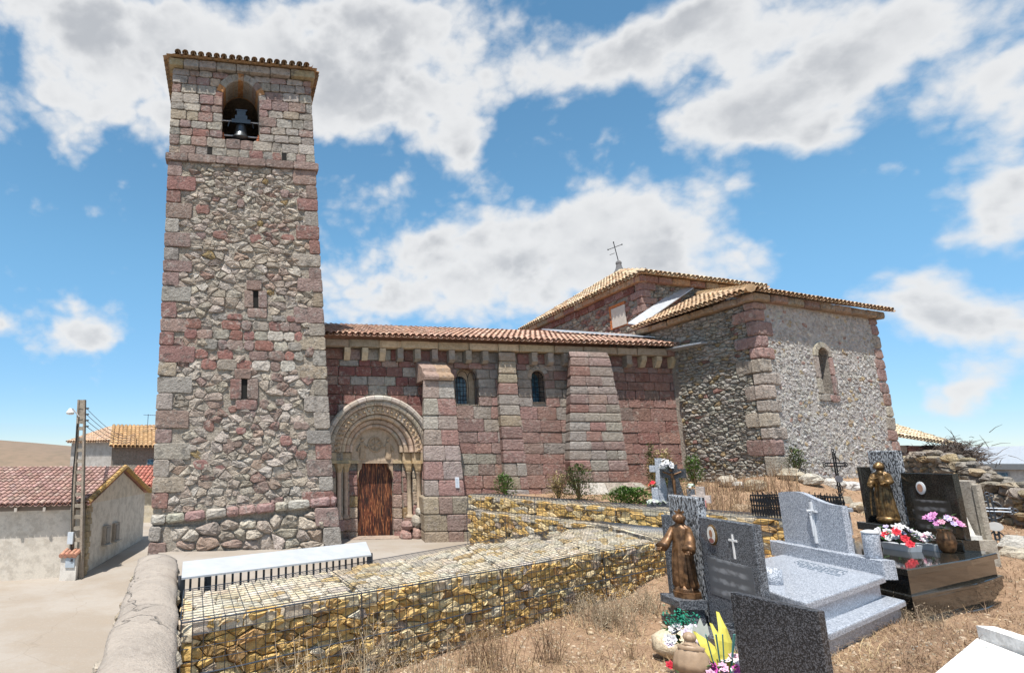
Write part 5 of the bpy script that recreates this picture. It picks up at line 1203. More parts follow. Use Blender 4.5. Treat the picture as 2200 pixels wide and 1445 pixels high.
# portrait, cross, inscription
pc = (1.07, 1.56)
MB().loft([[H1(pc[0]+math.cos(2*PI*k/24)*a*.095, pc[1]+math.sin(2*PI*k/24)*a*.125, n_) for k in range(24)] for a, n_ in ((1, -.01), (1, .012), (.85, .02))], (.55, .42, .2)).build('portrait_frame', 'gilt_bronze', g1)
pt_ = MB().loft([[H1(pc[0]+math.cos(2*PI*k/24)*.078, pc[1]+math.sin(2*PI*k/24)*.104, n_) for k in range(24)] for n_ in (.0, .023)], (.72, .70, .66)).build('portrait', 'porcelain', g1)
MB().loft([[H1(pc[0]+math.cos(2*PI*k/16)*.032*a, pc[1]+.015+math.sin(2*PI*k/16)*.048*a, n_) for k in range(16)] for a, n_ in ((1, .02), (1, .026))], (.34, .17, .10)).build('portrait_face', 'porcelain', pt_)
MB().loft([[H1(pc[0]+math.cos(2*PI*k/16)*.05, pc[1]-.068+math.sin(2*PI*k/16)*.03, n_) for k in range(16)] for n_ in (.02, .0245)], (.25, .10, .09)).build('portrait_shoulders', 'porcelain', pt_)
mb = cross_mesh(H1, 1.46, 1.33, .28, .075, .21, .011, -.01, .012); mb.c = [(.8, .8, .8)]*len(mb.c); mb.build('cross_relief', 'paint', g1)
slab(H1, .90, 1.74, .83, 1.28, -.01, .004, 'inscription', 'inscription_grey', g1, bev=.001)
mb = MB()
for k in range(12):
    a0_, a1_ = PI*k/12, PI*(k+1)/12; q = lambda a, r_: (1.45-r_*math.cos(a), r_*math.sin(a)*.9)
    rows = []
    for a in (a0_, a1_):
        o_, i_ = q(a, .24), q(a, .20); rows.append([H1(o_[0], .405, o_[1]), H1(o_[0], .56, o_[1]), H1(i_[0], .56, i_[1]), H1(i_[0], .405, i_[1])])
    mb.loft(rows)
mb.build('planter_rim', 'granite_dark', g1)
st = thing('bronze_statue', 'bronze statue of a robed figure with lowered open arms on a granite shelf', 'statue', (4.73, 8.50, .72))
sb = H1(.58, .72, .13)
MB().lathe(sb, [(.17, 0), (.17, .07), (.15, .075), (.145, .11), (.12, .15), (.06, .175)], 8).build('pedestal', 'bronze', st)
SL = robed(st, sb+Vector((0, 0, .13)), .93, math.radians(212), 'bronze', [(1, [(.11, 0, .79), (.15, .05, .66), (.175, .14, .56), (.185, .20, .53)]), (-1, [(-.11, 0, .79), (-.155, .05, .66), (-.19, .15, .56), (-.2, .21, .52)])], seed=3, belly=1.0)
for a in (-.9, 0, .9): MB().loft([[SL(math.sin(a)*r_+math.cos(a)*w_*s, -.03+dy, .985+math.cos(a)*r_*.9-math.sin(a)*w_*s) for s, dy in ((-1, 0), (1, 0), (1, .012), (-1, .012))] for r_, w_ in ((-.01, .014), (.04, .022), (.085, .012))], (.4, .3, .2)).build('halo_ray', 'bronze', st)
rk = MB(); rk.ball((3.98, 7.35, .46), .3, (.62, .52, .38), 12, 8, (1.05, .75, .55), .08); tag(rk.build('pale_boulder', 'gabion_stone', smooth=True), 'pale cream boulder at the foot of the statue gravestone', 'boulder')
# ---- grey granite tomb
g2 = thing('grey_tomb', 'light grey granite tomb with stepped sides and wavy-topped headstone', 'tomb', (6.3, 8.6, .5))
A2, B2, C2, D2 = (7.41, 10.26), (7.29, 8.39), (5.13, 6.90), (5.25, 8.77)
nb2 = Vector((.57, -.82, 0)); wd = lambda p, k, e=0.0: (p[0]+nb2.x*k, p[1]+nb2.y*k)
quad_slab([D2, C2, B2, A2], .925, 1.0, 'slab', 'granite_light', g2, .03)
quad_slab([D2, C2, B2, A2], .60, .922, 'upper_body', 'granite_light', g2, -.05, .002)
quad_slab([wd(D2, 0), wd(C2, .17), wd(B2, .17), wd(A2, 0)], .67, .735, 'step', 'granite_light', g2, .02); quad_slab([wd(D2, 0), wd(C2, .14), wd(B2, .14), wd(A2, 0)], .25, .667, 'lower_body', 'granite_light', g2, -.02, .002)
H2 = HX(7.42, 10.42)
slab(H2, -.05, 2.02, .95, 1.19, -.09, .09, 'headstone_base', 'granite_light', g2)
top = [(0.18+1.22*k/24, 1.96+.035*math.sin(min(1, k/24/.55)*PI)-(.12*(.5-.5*math.cos(PI*max(0, min(1, (k/24-.35)/.55)))))) for k in range(25)]
pl_ = [(.18, 1.19), (1.40, 1.19)]+top[::-1]
panel(H2, pl_, -.085, .0, (.4, .4, .4)).build('headstone', 'granite_light', g2)
cr = cross_mesh(H2, .86, 1.26, .60, .085, .46, .013, .0, .035); cr.build('cross', 'galvanised', g2)
mb = MB(); f2 = lambda u, v: H2(u, v, .045)
mb.tube([f2(.86, 1.36), f2(.865, 1.5), f2(.86, 1.66)], [.008, .016, .02], 6); mb.ball(f2(.85, 1.73), .02, None, 6, 5); mb.tube([f2(.80, 1.74), f2(.86, 1.68), f2(.92, 1.74)], .008, 5); mb.build('cross_figure', 'galvanised', g2)
c1 = on(1658, 1252, 1.0); vs = MB().lathe((c1.x, c1.y, 1.0), [(.115, 0), (.12, .01), (.12, .17), (.10, .175), (.09, .12)], 20); v1_ = tag(vs.build('granite_vase', 'granite_light', None, True), 'short empty granite vase on the grey tomb slab', 'vase')
c2 = H2(1.80, 1.19, .0); v2 = thing('lidded_granite_vase', 'tall round granite vase with metal lid at the grey headstone corner', 'vase', c2); MB().lathe(c2, [(.085, 0), (.095, .02), (.095, .30), (.09, .32)], 20).build('body', 'granite_light', v2, True); MB().lathe(c2+Vector((0, 0, .321)), [(.098, 0), (.098, .02), (.05, .04), (.02, .045)], 20).build('lid', 'galvanised', v2, True)
mb = MB(); rr2 = random.Random(5); ax = (Vector(B2+(0,))-Vector(A2+(0,))); ay = (Vector(C2+(0,))-Vector(B2+(0,)))
for row in range(5):
    u = .16+.04*row+rr2.uniform(0, .08); e = .84-rr2.uniform(0, .12)
    while u < e:
        w_ = rr2.uniform(.012, .026)
        if rr2.random() < .82:
            p = Vector(A2+(0,))+ax*u+ay*(.10+.042*row); q = p+ax*w_*.7; h_ = ay*.018
            mb.add([Vector((x.x, x.y, 1.0025)) for x in (p, q, q+h_, p+h_)], [(0, 1, 2, 3)], (.05, .10, .16))
        u += w_
mb.build('engraved_lettering', 'paint', g2)
# ---- dark polished tomb
g3 = thing('polished_tomb', 'dark polished granite tomb with two tiers and a split-stone statue panel', 'tomb', (8.9, 10.2, .35))
C3, B3, E3, A3, D3 = (8.0, 8.8), (9.72, 9.68), (10.75, 10.25), (10.8, 12.5), (8.05, 10.9)
for z0_, z1_, gr, nm in ((.28, .36, .16, 'plinth'), (.361, .63, .06, 'lower_body'), (.631, .68, .09, 'middle_ledge'), (.681, .93, .0, 'upper_body'), (.931, 1.02, .06, 'slab')): quad_slab([D3, C3, B3, E3, A3], z0_, z1_, nm, 'granite_polished', g3, gr, .015)
H3 = HX(10.5, 12.45); slab(H3, .36, 2.12, 1.021, 1.2, -.16, .12, 'headstone_base', 'granite_polished', g3)
slab(H3, 1.10, 2.06, 1.20, 2.26, -.10, 0, 'headstone', 'granite_polished', g3); slab(H3, .45, 1.08, 1.20, 2.66, -.15, -.03, 'split_panel', 'split_granite', g3, bev=.02); slab(H3, .37, .44, 1.20, 2.35, -.1, .15, 'side_slab', 'granite_polished', g3)
slab(H3, .48, 1.04, 1.2, 1.34, .0, .42, 'statue_shelf', 'granite_polished', g3)
slab(H3, 1.26, 1.92, 1.28, 1.80, -.01, .004, 'inscription', 'inscription_dark', g3, bev=.001)
pc = (1.46, 2.0); MB().loft([[H3(pc[0]+math.cos(2*PI*k/20)*a*.085, pc[1]+math.sin(2*PI*k/20)*a*.11, n_) for k in range(20)] for a, n_ in ((1, -.01), (1, .012), (.7, .02))], (.3, .3, .32)).build('portrait_frame', 'galvanised', g3); MB().loft([[H3(pc[0]+math.cos(2*PI*k/16)*.05, pc[1]+math.sin(2*PI*k/16)*.07, n_) for k in range(16)] for n_ in (.0, .024)], (.42, .24, .17)).build('portrait', 'porcelain', g3)
s2 = thing('mother_and_child_statue', 'gilded bronze statue of a robed woman holding a child on the polished tomb', 'statue', H3(.86, 1.34, .14))
sb = H3(.86, 1.34, .14); MB().ball(sb+Vector((0, 0, .07)), .17, None, 14, 8, (1, 1, .55), .06).build('rock_base', 'gilt_bronze', s2, True)
S2 = robed(s2, sb+Vector((0, 0, .09)), 1.0, math.radians(200), 'gilt_bronze', [(1, [(.10, .02, .79), (.14, .05, .64), (.10, .14, .60)]), (-1, [(-.11, 0, .79), (-.16, .06, .66), (-.14, .17, .64)])], seed=8, belly=.95)
mb = MB(); mb.loft([[S2(-.08+math.cos(2*PI*k/14)*a, .15+math.sin(2*PI*k/14)*a*.8, z) for k in range(14)] for a, z in ((.03, .58), (.06, .60), (.065, .68), (.055, .74), (.03, .765), (.032, .775), (.042, .80), (.043, .825), (.03, .85), (.005, .86))]); mb.tube([S2(-.03, .17, .72), S2(.03, .22, .70), S2(.05, .24, .74)], [.022, .018, .012], 6); mb.build('child', 'gilt_bronze', s2, True)
mb = MB(); mb.loft([[S2(a*math.cos(2*PI*k/14), .0+a*1.1*math.sin(2*PI*k/14)-.012, z) for k in range(14)] for a, z in ((.066, .955), (.066, .975), (.05, 1.0), (.02, 1.02))]); mb.build('crown', 'gilt_bronze', s2)
MB().tube([S2(.11, .13, .62), S2(.14, .16, .3), S2(.15, .17, .05)], .012, 6).build('staff', 'gilt_bronze', s2)
# flowers on the polished tomb
WH, RD, LI, PK, PU = (.62, .62, .64), (.62, .03, .05), (.55, .48, .72), (.72, .36, .48), (.35, .12, .42)
def pot(name, label, cat, c, prof, m, col, grp=None): t = thing(name, label, cat, c); MB().lathe(c, prof, 18, col).build('pot', m, t, True); return t
c = on(1938, 1180, 1.02); f1 = thing('flower_trough', 'white trough of white, lilac and red artificial flowers on the polished tomb', 'flowers', c); MB().box((c.x, c.y, c.z+.05), (.2, .45, .1), .1, (.65, .68, .72), 1.1).build('trough', 'paint', f1); bouquet(f1, c+Vector((0, .05, .08)), (.26, .44, .30), [WH, WH, WH, LI, WH], 30, .062); 
for dx, dy, dz in ((-.12, -.1, .26), (-.18, .05, .17), (-.1, -.2, .14), (-.15, -.33, .07), (-.2, -.18, .24)):
    mb = MB(); flower(mb, c+Vector((dx, dy, dz+.06)), .07, RD, (-.6, -.6, .5)); mb.build('flower', 'petal', f1)
c = on(2002, 1180, 1.02); f2_ = thing('small_flower_trough', 'small trough of pink and white artificial flowers beside the bronze vase', 'flowers', c); MB().box((c.x, c.y, c.z+.045), (.18, .36, .09), .1, (.6, .66, .72), 1.1).build('trough', 'paint', f2_); bouquet(f2_, c+Vector((0, 0, .08)), (.15, .22, .17), [WH, PK, WH, (.8, .6, .6)], 20, .045)
c = on(2038, 1186, 1.02); f3 = thing('bronze_vase', 'fluted bronze vase of purple and pink flowers at the polished tomb edge', 'vase', c); MB().lathe(c, [(.07, 0), (.10, .05), (.125, .16), (.11, .26), (.085, .32), (.10, .36)], 18, (.4, .3, .2)).build('vase', 'bronze', f3, True); bouquet(f3, c+Vector((0, 0, .36)), (.23, .23, .26), [PU, PK, LI, (.6, .25, .5)], 24, .055, 50)
# ---- concrete grave with pyramids
g4 = thing('concrete_grave', 'weathered concrete gravestone with a white pyramid marker in front', 'gravestone', (11.7, 11.4, .6)); H4 = HX(11.7, 11.75)
slab(H4, 0, .44, .5, 2.12, -.14, -.02, 'headstone', 'concrete', g4, (.36, .33, .29), .02); slab(H4, .45, .56, .4, 2.06, -.1, .0, 'side_buttress', 'concrete', g4, (.38, .35, .3), .02); slab(H4, -.05, .62, .4, 1.10, -.1, .5, 'kerb', 'concrete', g4, (.38, .35, .3), .02)
MB().hexa([H4(.06, 1.1, .02), H4(.40, 1.1, .02), H4(.40, 1.1, .3), H4(.06, 1.1, .3), H4(.10, 2.0, .05), H4(.16, 2.0, .05), H4(.16, 2.0, .12), H4(.10, 2.0, .12)], (.7, .69, .66)).build('white_pyramid', 'marble', g4); slab(H4, .06, .26, 1.68, 1.84, .10, .16, 'plaque', 'marble', g4, (.72, .71, .7)); slab(H4, .2, .58, 1.1, 1.17, .1, .48, 'tablet', 'marble', g4, (.6, .6, .58))
# ---- white marble grave
g5 = thing('white_grave', 'chipped white marble grave slab with raised headboard at the right edge', 'grave', (6.4, 6.1, .5))
quad_slab([(5.42, 5.90), (5.02, 4.6), (6.62, 5.75), (7.0, 7.02)], .40, .62, 'slab', 'marble', g5, 0, .02, (.74, .74, .74))
MB().hexa([(6.99, 6.99, .45), (6.60, 5.3, .45), (6.76, 5.25, .45), (7.15, 6.95, .45), (6.99, 6.99, .75), (6.60, 5.3, .75), (6.76, 5.25, .75), (7.15, 6.95, .75)], (.72, .72, .71)).build('headboard', 'marble', g5)
MB().hexa([(7.05, 6.55, .75), (6.98, 6.1, .75), (7.3, 6.05, .75), (7.36, 6.5, .75), (7.06, 6.52, 1.0), (7.0, 6.15, .95), (7.25, 6.1, .95), (7.3, 6.45, 1.02)], (.66, .65, .63)).build('broken_block', 'marble', g5)
H5 = HX(7.25, 6.62); slab(H5, 0, .55, .85, 1.45, -.12, 0, 'headstone', 'marble', g5, (.72, .72, .72), .02)
for k in range(26):
    p = Vector((5.9, 5.9, 0))+Vector((.95*R.random(), .1+.85*R.random(), 0)); MB().add([(p.x, p.y, .6225), (p.x+.02, p.y+R.uniform(.01, .05), .6225), (p.x+.005, p.y+.03, .6225)], [(0, 1, 2)], (.2, .3, .33)).build('letter_remnant', 'paint', g5)
# ---- cross grave on the upper terrace
g6 = thing('cross_grave', 'grey granite cross grave with black leaning cross and flowers by the nave', 'grave', (7.66, 14.4, 1.4)); H6 = Frame((7.55, 14.45, 0), -30)
slab(H6, -.12, .86, 1.35, 1.56, -.3, .3, 'base', 'granite_dark', g6)
cross_mesh(H6, .20, 1.56, .96, .2, .72, .075, -.1, .0, 2.0).build('stone_cross', 'granite_light', g6); cross_mesh(H6, .47, 1.56, .82, .26, .62, .10, .06, .14, 1.9).build('black_cross', 'granite_black', g6)
mb = MB(); mb.tube([H6(.47, 1.6, .16), H6(.47, 2.0, .17), H6(.44, 2.18, .17)], [.02, .035, .03], 6); mb.ball(H6(.44, 2.25, .17), .04, None, 6, 5); mb.tube([H6(.27, 2.22, .16), H6(.45, 2.14, .17), H6(.64, 2.22, .16)], .018, 5); mb.build('cross_figure', 'bronze', g6)
slab(H6, .0, .14, 1.56, 1.86, .0, .14, 'vase_block', 'granite_light', g6); slab(H6, .70, .86, 1.56, 1.84, .0, .14, 'vase_block', 'granite_dark', g6)
for nm, lb, c, sp, cols, n, r_ in (('white_flowers', 'bunch of white flowers tied high on the cross grave', H6(.36, 2.22, .2), (.13, .13, .28), [WH], 22, .055), ('red_flowers', 'small bunch of red flowers at the left of the cross grave', H6(.05, 1.86, .08), (.08, .08, .14), [RD, (.7, .15, .08)], 9, .05), ('fallen_lilies', 'white lilies lying at the foot of the cross grave', H6(.02, 1.50, .45), (.30, .14, .10), [WH, (.5, .55, .48)], 9, .05), ('pale_posy', 'pale posy on the right block of the cross grave', H6(.80, 1.84, .08), (.08, .08, .12), [WH, (.6, .7, .6)], 8, .04)):
    t = thing(nm, lb, 'flowers', c); bouquet(t, c, sp, cols, n, r_, 14)
g7 = thing('pink_stone_cross', 'small squat pinkish stone cross on the gabion terrace', 'cross', (7.9, 13.1, 1.45)); H7 = Frame((7.75, 13.2, 0), -40); mb = cross_mesh(H7, .15, 1.38, .55, .17, .30, .075, -.08, .04); mb.c = [(.50, .44, .42)]*len(mb.c); mb.build('cross', 'concrete', g7); slab(H7, .08, .24, 1.52, 1.66, .04, .055, 'plate', 'paint', g7, (.5, .2, .18), .002)
# ---- iron grave fence
g8 = thing('iron_grave_fence', 'low black wrought iron fence around a grave behind the headstones', 'fence', (8.0, 11.2, 1.45))
fp = [Vector((7.90, 11.62, 0)), Vector((8.02, 10.75, 0)), Vector((9.1, 11.0, 0))]; fp.append(fp[0]+fp[2]-fp[1]); fp.append(fp[0])
for a, b in zip(fp, fp[1:]):
    mb = MB(); Lf = (b-a).length; d = (b-a)/Lf; nn = int(Lf/.055)
    for z_ in (1.46, 1.66, 1.84): mb.tube([a+Vector((0, 0, z_)), b+Vector((0, 0, z_))], .012, 4)
    for k in range(nn+1):
        p = a+d*(Lf*k/nn); mb.tube([p+Vector((0, 0, 1.42)), p+Vector((0, 0, 1.86+.04*(k % 2)))], .010, 4)
        for zc in (1.56, 1.75): mb.tube([p+d*.02*math.cos(t)+Vector((0, 0, zc+.05*math.sin(t))) for t in [2*PI*i/6 for i in range(7)]], .007, 4)
    mb.build('panel', 'iron', g8)
# ---- iron crosses
def iron_cross(name, label, c, h, face, m='iron', oval=(.3, .3, .3), base=True):
    c = Vector(c); t = thing(name, label, 'cross', c); fr = Frame((c.x, c.y, 0), math.degrees(face)); z = c.z; mb = MB(); P = lambda u, v: fr(u, z+v, 0)
    mb.tube([P(-.03, 0), P(-.03, h*.98)], .016, 5); mb.tube([P(.03, 0), P(.03, h*.98)], .016, 5); mb.tube([P(-h*.26, h*.70), P(h*.26, h*.70)], .016, 5); mb.tube([P(-h*.26, h*.76), P(h*.26, h*.76)], .016, 5)
    for k in range(7): v = h*(.06+.09*k); mb.tube([P(-.03, v), P(.03, v+.05)], .01, 4); mb.tube([P(.03, v), P(-.03, v+.05)], .01, 4)
    for (u, v) in ((0, h), (-h*.28, h*.73), (h*.28, h*.73)):
        for a in range(3):
            q = 2*PI*a/3; mb.tube([P(u+.035*math.cos(q)+.035*math.cos(s), v+.035*math.sin(q)+.035*math.sin(s)) for s in [2*PI*i/8 for i in range(9)]], .011, 4)
    for s in (-1, 1):
        for s2_ in (-1, 1): mb.tube([P(s*(.03+.11*math.sin(i/6*PI/2)), h*.73+s2_*(.16-.11*(1-math.cos(i/6*PI/2)))) for i in range(7)], .011, 4)
    for s in (-1, 1): mb.tube([P(s*(.03+.08*math.sin(i/6*PI)), h*(.05+.28*i/6)) for i in range(7)], .011, 4)
    mb.build('ironwork', m, t)
    MB().loft([[fr(math.cos(2*PI*k/18)*.11, z+h*.42+math.sin(2*PI*k/18)*.085, n_) for k in range(18)] for n_ in (.02, .04)], oval).build('name_plate', 'porcelain', t)
    if base: MB().box((c.x, c.y, z-.02), (.36, .3, .16), face, (.42, .36, .28), .8).build('foot', 'concrete', t)
c = at(1806, 1066, 15.2); c.z -= .05; iron_cross('ornate_iron_cross', 'ornate black iron cross with round plate in front of the chapel wall', c, 1.12, .2, 'iron', (.14, .14, .16))
c = at(1727, 1044, 17.0); iron_cross('small_iron_cross', 'small dark iron cross with pale plate near the chapel corner', c, .42, .3, 'iron', (.55, .57, .62), False)
c = at(2148, 1178, 12.3); iron_cross('silver_iron_cross', 'pale painted iron cross with white oval plate by the dry stone wall', c, 1.0, -.7, 'wire', (.55, .55, .55))
g9 = thing('pale_low_tomb', 'pale granite low tomb between the grey headstone and polished tomb', 'tomb', (9.9, 12.9, .9)); quad_slab([(9.6, 13.1), (9.4, 12.2), (10.6, 12.7), (10.8, 13.6)], .8, 1.45, 'body', 'granite_light', g9, 0, .02); quad_slab([(9.6, 13.1), (9.4, 12.2), (10.6, 12.7), (10.8, 13.6)], 1.452, 1.53, 'slab', 'granite_light', g9, .06, .02)
# ---- foreground flowers and little figure
fg = thing('hooded_figurine', 'small tan resin figurine of a hooded figure seen from behind', 'figurine', (3.24, 5.78, .42)); robed(fg, (3.22, 5.78, .36), .64, math.radians(60), 'resin_figure', [(1, [(.10, .0, .78), (.17, .06, .62), (.12, .15, .52)]), (-1, [(-.10, 0, .78), (-.17, .06, .62), (-.12, .15, .52)])], seed=11, hood=False, belly=1.2, ft=1.0)
mb = MB(); mb.tube([(3.22+.056*math.cos(2*PI*k/16), 5.78+.05*math.sin(2*PI*k/16), .36+.64*.835+.012*math.sin(2*PI*k/8)) for k in range(17)], .014, 7); mb.build('hood_collar', 'resin_figure', fg, True)
qa = math.radians(60); cfx, crx = Vector((math.cos(qa), math.sin(qa), 0)), Vector((math.sin(qa), -math.cos(qa), 0)); cb_ = Vector((3.22, 5.78, .36))
MB().loft([[cb_+crx*(math.cos(2*PI*k/40)*a*.64*(1+w_*math.sin(10*2*PI*k/40)))+cfx*(math.sin(2*PI*k/40)*b_*.64*(1+w_*math.sin(10*2*PI*k/40+1)))+Vector((0, 0, z*.64)) for k in range(40)] for z, a, b_, w_ in ((.50, .235, .16, .06), (.60, .225, .155, .05), (.70, .205, .14, .035), (.77, .165, .115, .02), (.815, .105, .085, .0), (.835, .07, .065, 0))], (.4, .3, .2)).build('cape', 'resin_figure', fg, True)
p_ = thing('white_flower_pot', 'bunch of white and lilac flowers with green sprigs behind the figurine', 'flowers', (3.55, 6.25, .5)); bouquet(p_, (3.60, 6.55, .66), (.22, .2, .2), [WH, (.7, .6, .72), WH], 16, .055, 40); 
mb = MB()
for k in range(260): q = Vector((3.62+R.gauss(0, .09), 6.6+R.gauss(0, .05), .88+R.gauss(0, .045))); leaf(mb, q, (R.uniform(-1, 1), R.uniform(-1, 1), R.uniform(0, 1)), .035, .010, (.02, .20, .13))
mb.build('green_sprig', 'foliage', p_)
for a, l_, t in ((.0, .24, .9), (.6, .2, .3), (-.7, .2, .4)):
    mb = MB(); b = Vector((3.62, 6.3, .76)); d = Vector((math.sin(a)*.6, -.1, 1)).normalized(); s = Vector((1, 0, -.2)); mb.add([b, b+d*l_*.5+s*.05, b+d*l_, b+d*l_*.5-s*.05], [(0, 1, 2), (0, 2, 3)], (.66, .72, .66)); mb.build('lily_petal', 'petal', p_)
yl = thing('yellow_leaf_bouquet', 'bouquet with big yellow lily leaves and pink flowers beside the black headstone', 'flowers', (3.75, 5.9, .5)); b = Vector((3.52, 5.80, .58))
for a, l_, w_, up_ in ((-.5, .42, .085, 1.0), (.05, .45, .06, 1.2), (.30, .55, .08, 1.4), (.75, .30, .06, .8), (-.9, .22, .05, .5)):
    mb = MB(); d = Vector((math.sin(a)*.75, -.1, up_)).normalized(); s = Vector((math.cos(a), .25, -math.sin(a)*.6)).normalized(); n_ = d.cross(s); L_ = l_; col = (.60, .54, .09)
    rows = [[b+d*L_*t+s*w_*k*math.sin(PI*min(1, t*.9+.08))+n_*(.03*k*k+.16*t*t*t-.03*t) for k in (-1, -.5, 0, .5, 1)] for t in (0, .2, .4, .6, .8, 1)]
    mb.loft(rows, col, False, False); mb.build('yellow_leaf', 'petal', yl)
bouquet(yl, (3.52, 5.72, .60), (.32, .20, .20), [(.62, .10, .42), (.75, .45, .62), (.80, .70, .74), (.66, .40, .50)], 38, .05, 160, (.05, .11, .03))
mb = MB()
for k in range(7): a = R.uniform(-1, 1); mb.tube([b+Vector((0, 0, -.1)), b+Vector((a*.15, -.05, .2)), b+Vector((a*.22, -.1, .42))], .006, 4, (.10, .28, .27))
mb.build('stems', 'foliage', yl)
rs = thing('red_rose', 'single red rose lying on the soil left of the figurine', 'flower', (3.18, 6.35, .45)); mb = MB(); c = on(1441, 1428, .56); flower(mb, c, .05, (.45, .01, .03), (-.3, -.5, .7)); mb.build('bloom', 'petal', rs); mb = MB(); mb.tube([c, c+Vector((.1, -.1, -.1)), c+Vector((.2, -.25, -.12))], .006, 4, (.05, .15, .04)); mb.build('stem', 'foliage', rs)
# ================================================================== dry stone wall on the right
dw = thing('dry_stone_wall', 'tumbledown dry stone wall of grey and tan rocks at right', 'wall', (15, 14, .8))
DF = Frame((15.8, 17.0, 0), math.degrees(math.atan2(-5.8, -1.6))); tk = [(0, 2.5), (.15, 2.68), (.3, 2.6), (.4, 2.36), (.5, 2.12), (.7, 1.85), (1.2, 1.7)]
def dtop(u):
    t = u/6.02
    for (a, b), (c, d) in zip(tk, tk[1:]):
        if t <= c: return b+(d-b)*(t-a)/(c-a)
    return 1.7
wc = MB(); rows = []
for k in range(15):
    u = 7.2*k/14; rows.append([DF(u, .2, -.02), DF(u, dtop(u)-.14, -.06), DF(u, dtop(u)-.14, -.5), DF(u, .2, -.6)])
wc.loft(rows, (.12, .10, .085)).build('core', 'mortar', dw)
pdw = pick([(4, (.33, .295, .25)), (3, (.27, .245, .215)), (2, (.42, .35, .255)), (1, (.46, .36, .22)), (.4, (.36, .2, .15))])
lay_rubble(dw, DF, [p for p in voronoi([(-.1, .4), (7.2, .4), (7.2, 2.7), (-.1, 2.7)], .27, .145, .44, .010, vary_=.12) if p[1][1] < dtop(p[1][0])], 'wall_stone', pdw, nf=(.0, .14), nb=-.12, bev=.05, rough=.03)
for k in range(34):
    u = 7.1*k/33+R.uniform(-.08, .08); mb = MB(); p = DF(u, dtop(u)+R.uniform(-.06, .03), -.22+R.uniform(-.1, .1)); mb.ball(p, .125, vary(pdw(), .12), 8, 6, (R.uniform(.8, 1.3), R.uniform(.9, 1.4), R.uniform(.45, .75)), .14); mb.build('coping_stone', 'rubble', dw)
# loose rocks
def rock(label, c, r_, col, sq=(1, .9, .6)): mb = MB(); mb.ball(c, r_, col, 9, 6, sq, .16); tag(mb.build('loose_rock', 'rubble'), label, 'rock', 'loose rocks on the soil')
for i, (px_, py_, z_, r_, col) in enumerate(((1618, 1008, 2.0, .3, (.5, .42, .3)), (1560, 1012, 1.8, .28, (.6, .54, .45)), (1585, 1022, 1.8, .18, (.62, .6, .56)), (1700, 1012, 2.1, .34, (.52, .46, .36)), (1742, 1030, 2.0, .3, (.62, .58, .5)), (1790, 1040, 1.9, .3, (.7, .68, .64)), (1830, 1046, 1.85, .3, (.72, .7, .68)), (1590, 1068, 1.55, .26, (.45, .34, .24)), (2085, 1165, .9, .3, (.6, .5, .36)), (2185, 1140, 1.1, .34, (.6, .58, .54)), (2190, 1195, .8, .3, (.62, .56, .46)), (2060, 1150, 1.1, .22, (.5, .42, .3)), (1870, 1080, 1.6, .3, (.5, .42, .3)), (1845, 1075, 1.6, .2, (.6, .55, .46)))):
    Yg = {0: 17.0, 1: 17.8, 2: 17.3, 3: 17.2, 4: 16.8, 5: 17.3, 6: 17.6, 7: 14.2, 8: 12.2, 9: 12.0, 10: 11.6, 11: 12.6, 12: 14.5, 13: 14.8}[i]
    c = at(px_, py_, Yg); c.z = min(c.z, gz(c.x, c.y)+.12)
    rock(['tan rock at the chapel corner foot', 'pale flat rock left of the chapel corner', 'small white rock left of the chapel corner', 'tan rock just right of the chapel corner', 'pale rock by the small iron cross', 'white block under the chapel window, left one', 'white block under the chapel window, right one', 'brown rock among the dry stalks', 'tan rock behind the concrete grave', 'large whitish rock at the far right wall foot', 'pale rock at the right picture edge', 'small tan rock near the concrete grave', 'tan rock left of the gilded statue panel', 'small pale rock left of the gilded statue panel'][i], c, r_, col)
# ================================================================== vegetation
def blade(mb, p, h, lean, w_, col):
    a = R.uniform(0, 2*PI); d = Vector((math.cos(a), math.sin(a), 0)); s = Vector((-d.y, d.x, 0))*w_; q = p+d*lean*h*.35+Vector((0, 0, h*.6)); e = p+d*lean*h+Vector((0, 0, h*R.uniform(.75, 1)))
    mb.add([p-s, p+s, q+s*.7, q-s*.7, e], [(0, 1, 2, 3), (3, 2, 4)], col)
STRAW = [(.42, .30, .17), (.34, .235, .14), (.26, .17, .11), (.48, .37, .22)]
def blocked(x, y): return inpoly(x, y, YARD) or inpoly(x, y, [AF[0], AF[1], AF[2], AF[3], AF[4], AB[4], AB[3], AB[2], AB[1], AB[0]])
mb = MB(); cnt = 0
while cnt < 24000:
    px_, py_ = R.uniform(860, 2230), R.uniform(1010, 1460)
    z = .5; p = on(px_, py_, .45)
    if py_ < 1130: p = on(px_, max(py_, 1030), 1.4)
    if not (0 < p.y < 24) or blocked(p.x, p.y): continue
    dn = .5+.5*mnoise.noise(Vector((p.x*.7, p.y*.7, 9)))
    if px_ > 1900: dn += .4
    if px_ < 1440 and py_ > 1330: dn *= .55
    if R.random() > dn: continue
    p.z = gz(p.x, p.y)-.01
    h_ = R.uniform(.03, .10)*(1.8 if R.random() < .12 else 1); blade(mb, p, h_, R.uniform(.8, 3.4), .0014+.00022*p.y, vary(R.choice(STRAW if px_ < 1900 else STRAW[1:3]+[(.20, .13, .085)]), .2)); cnt += 1
stuff(mb.build('dry_grass', 'foliage'))
o_ = C.objects['dry_grass']; o_['label'] = 'short dry straw grass scattered over the cemetery soil'; o_['category'] = 'grass'
mb = MB(); cnt = 0
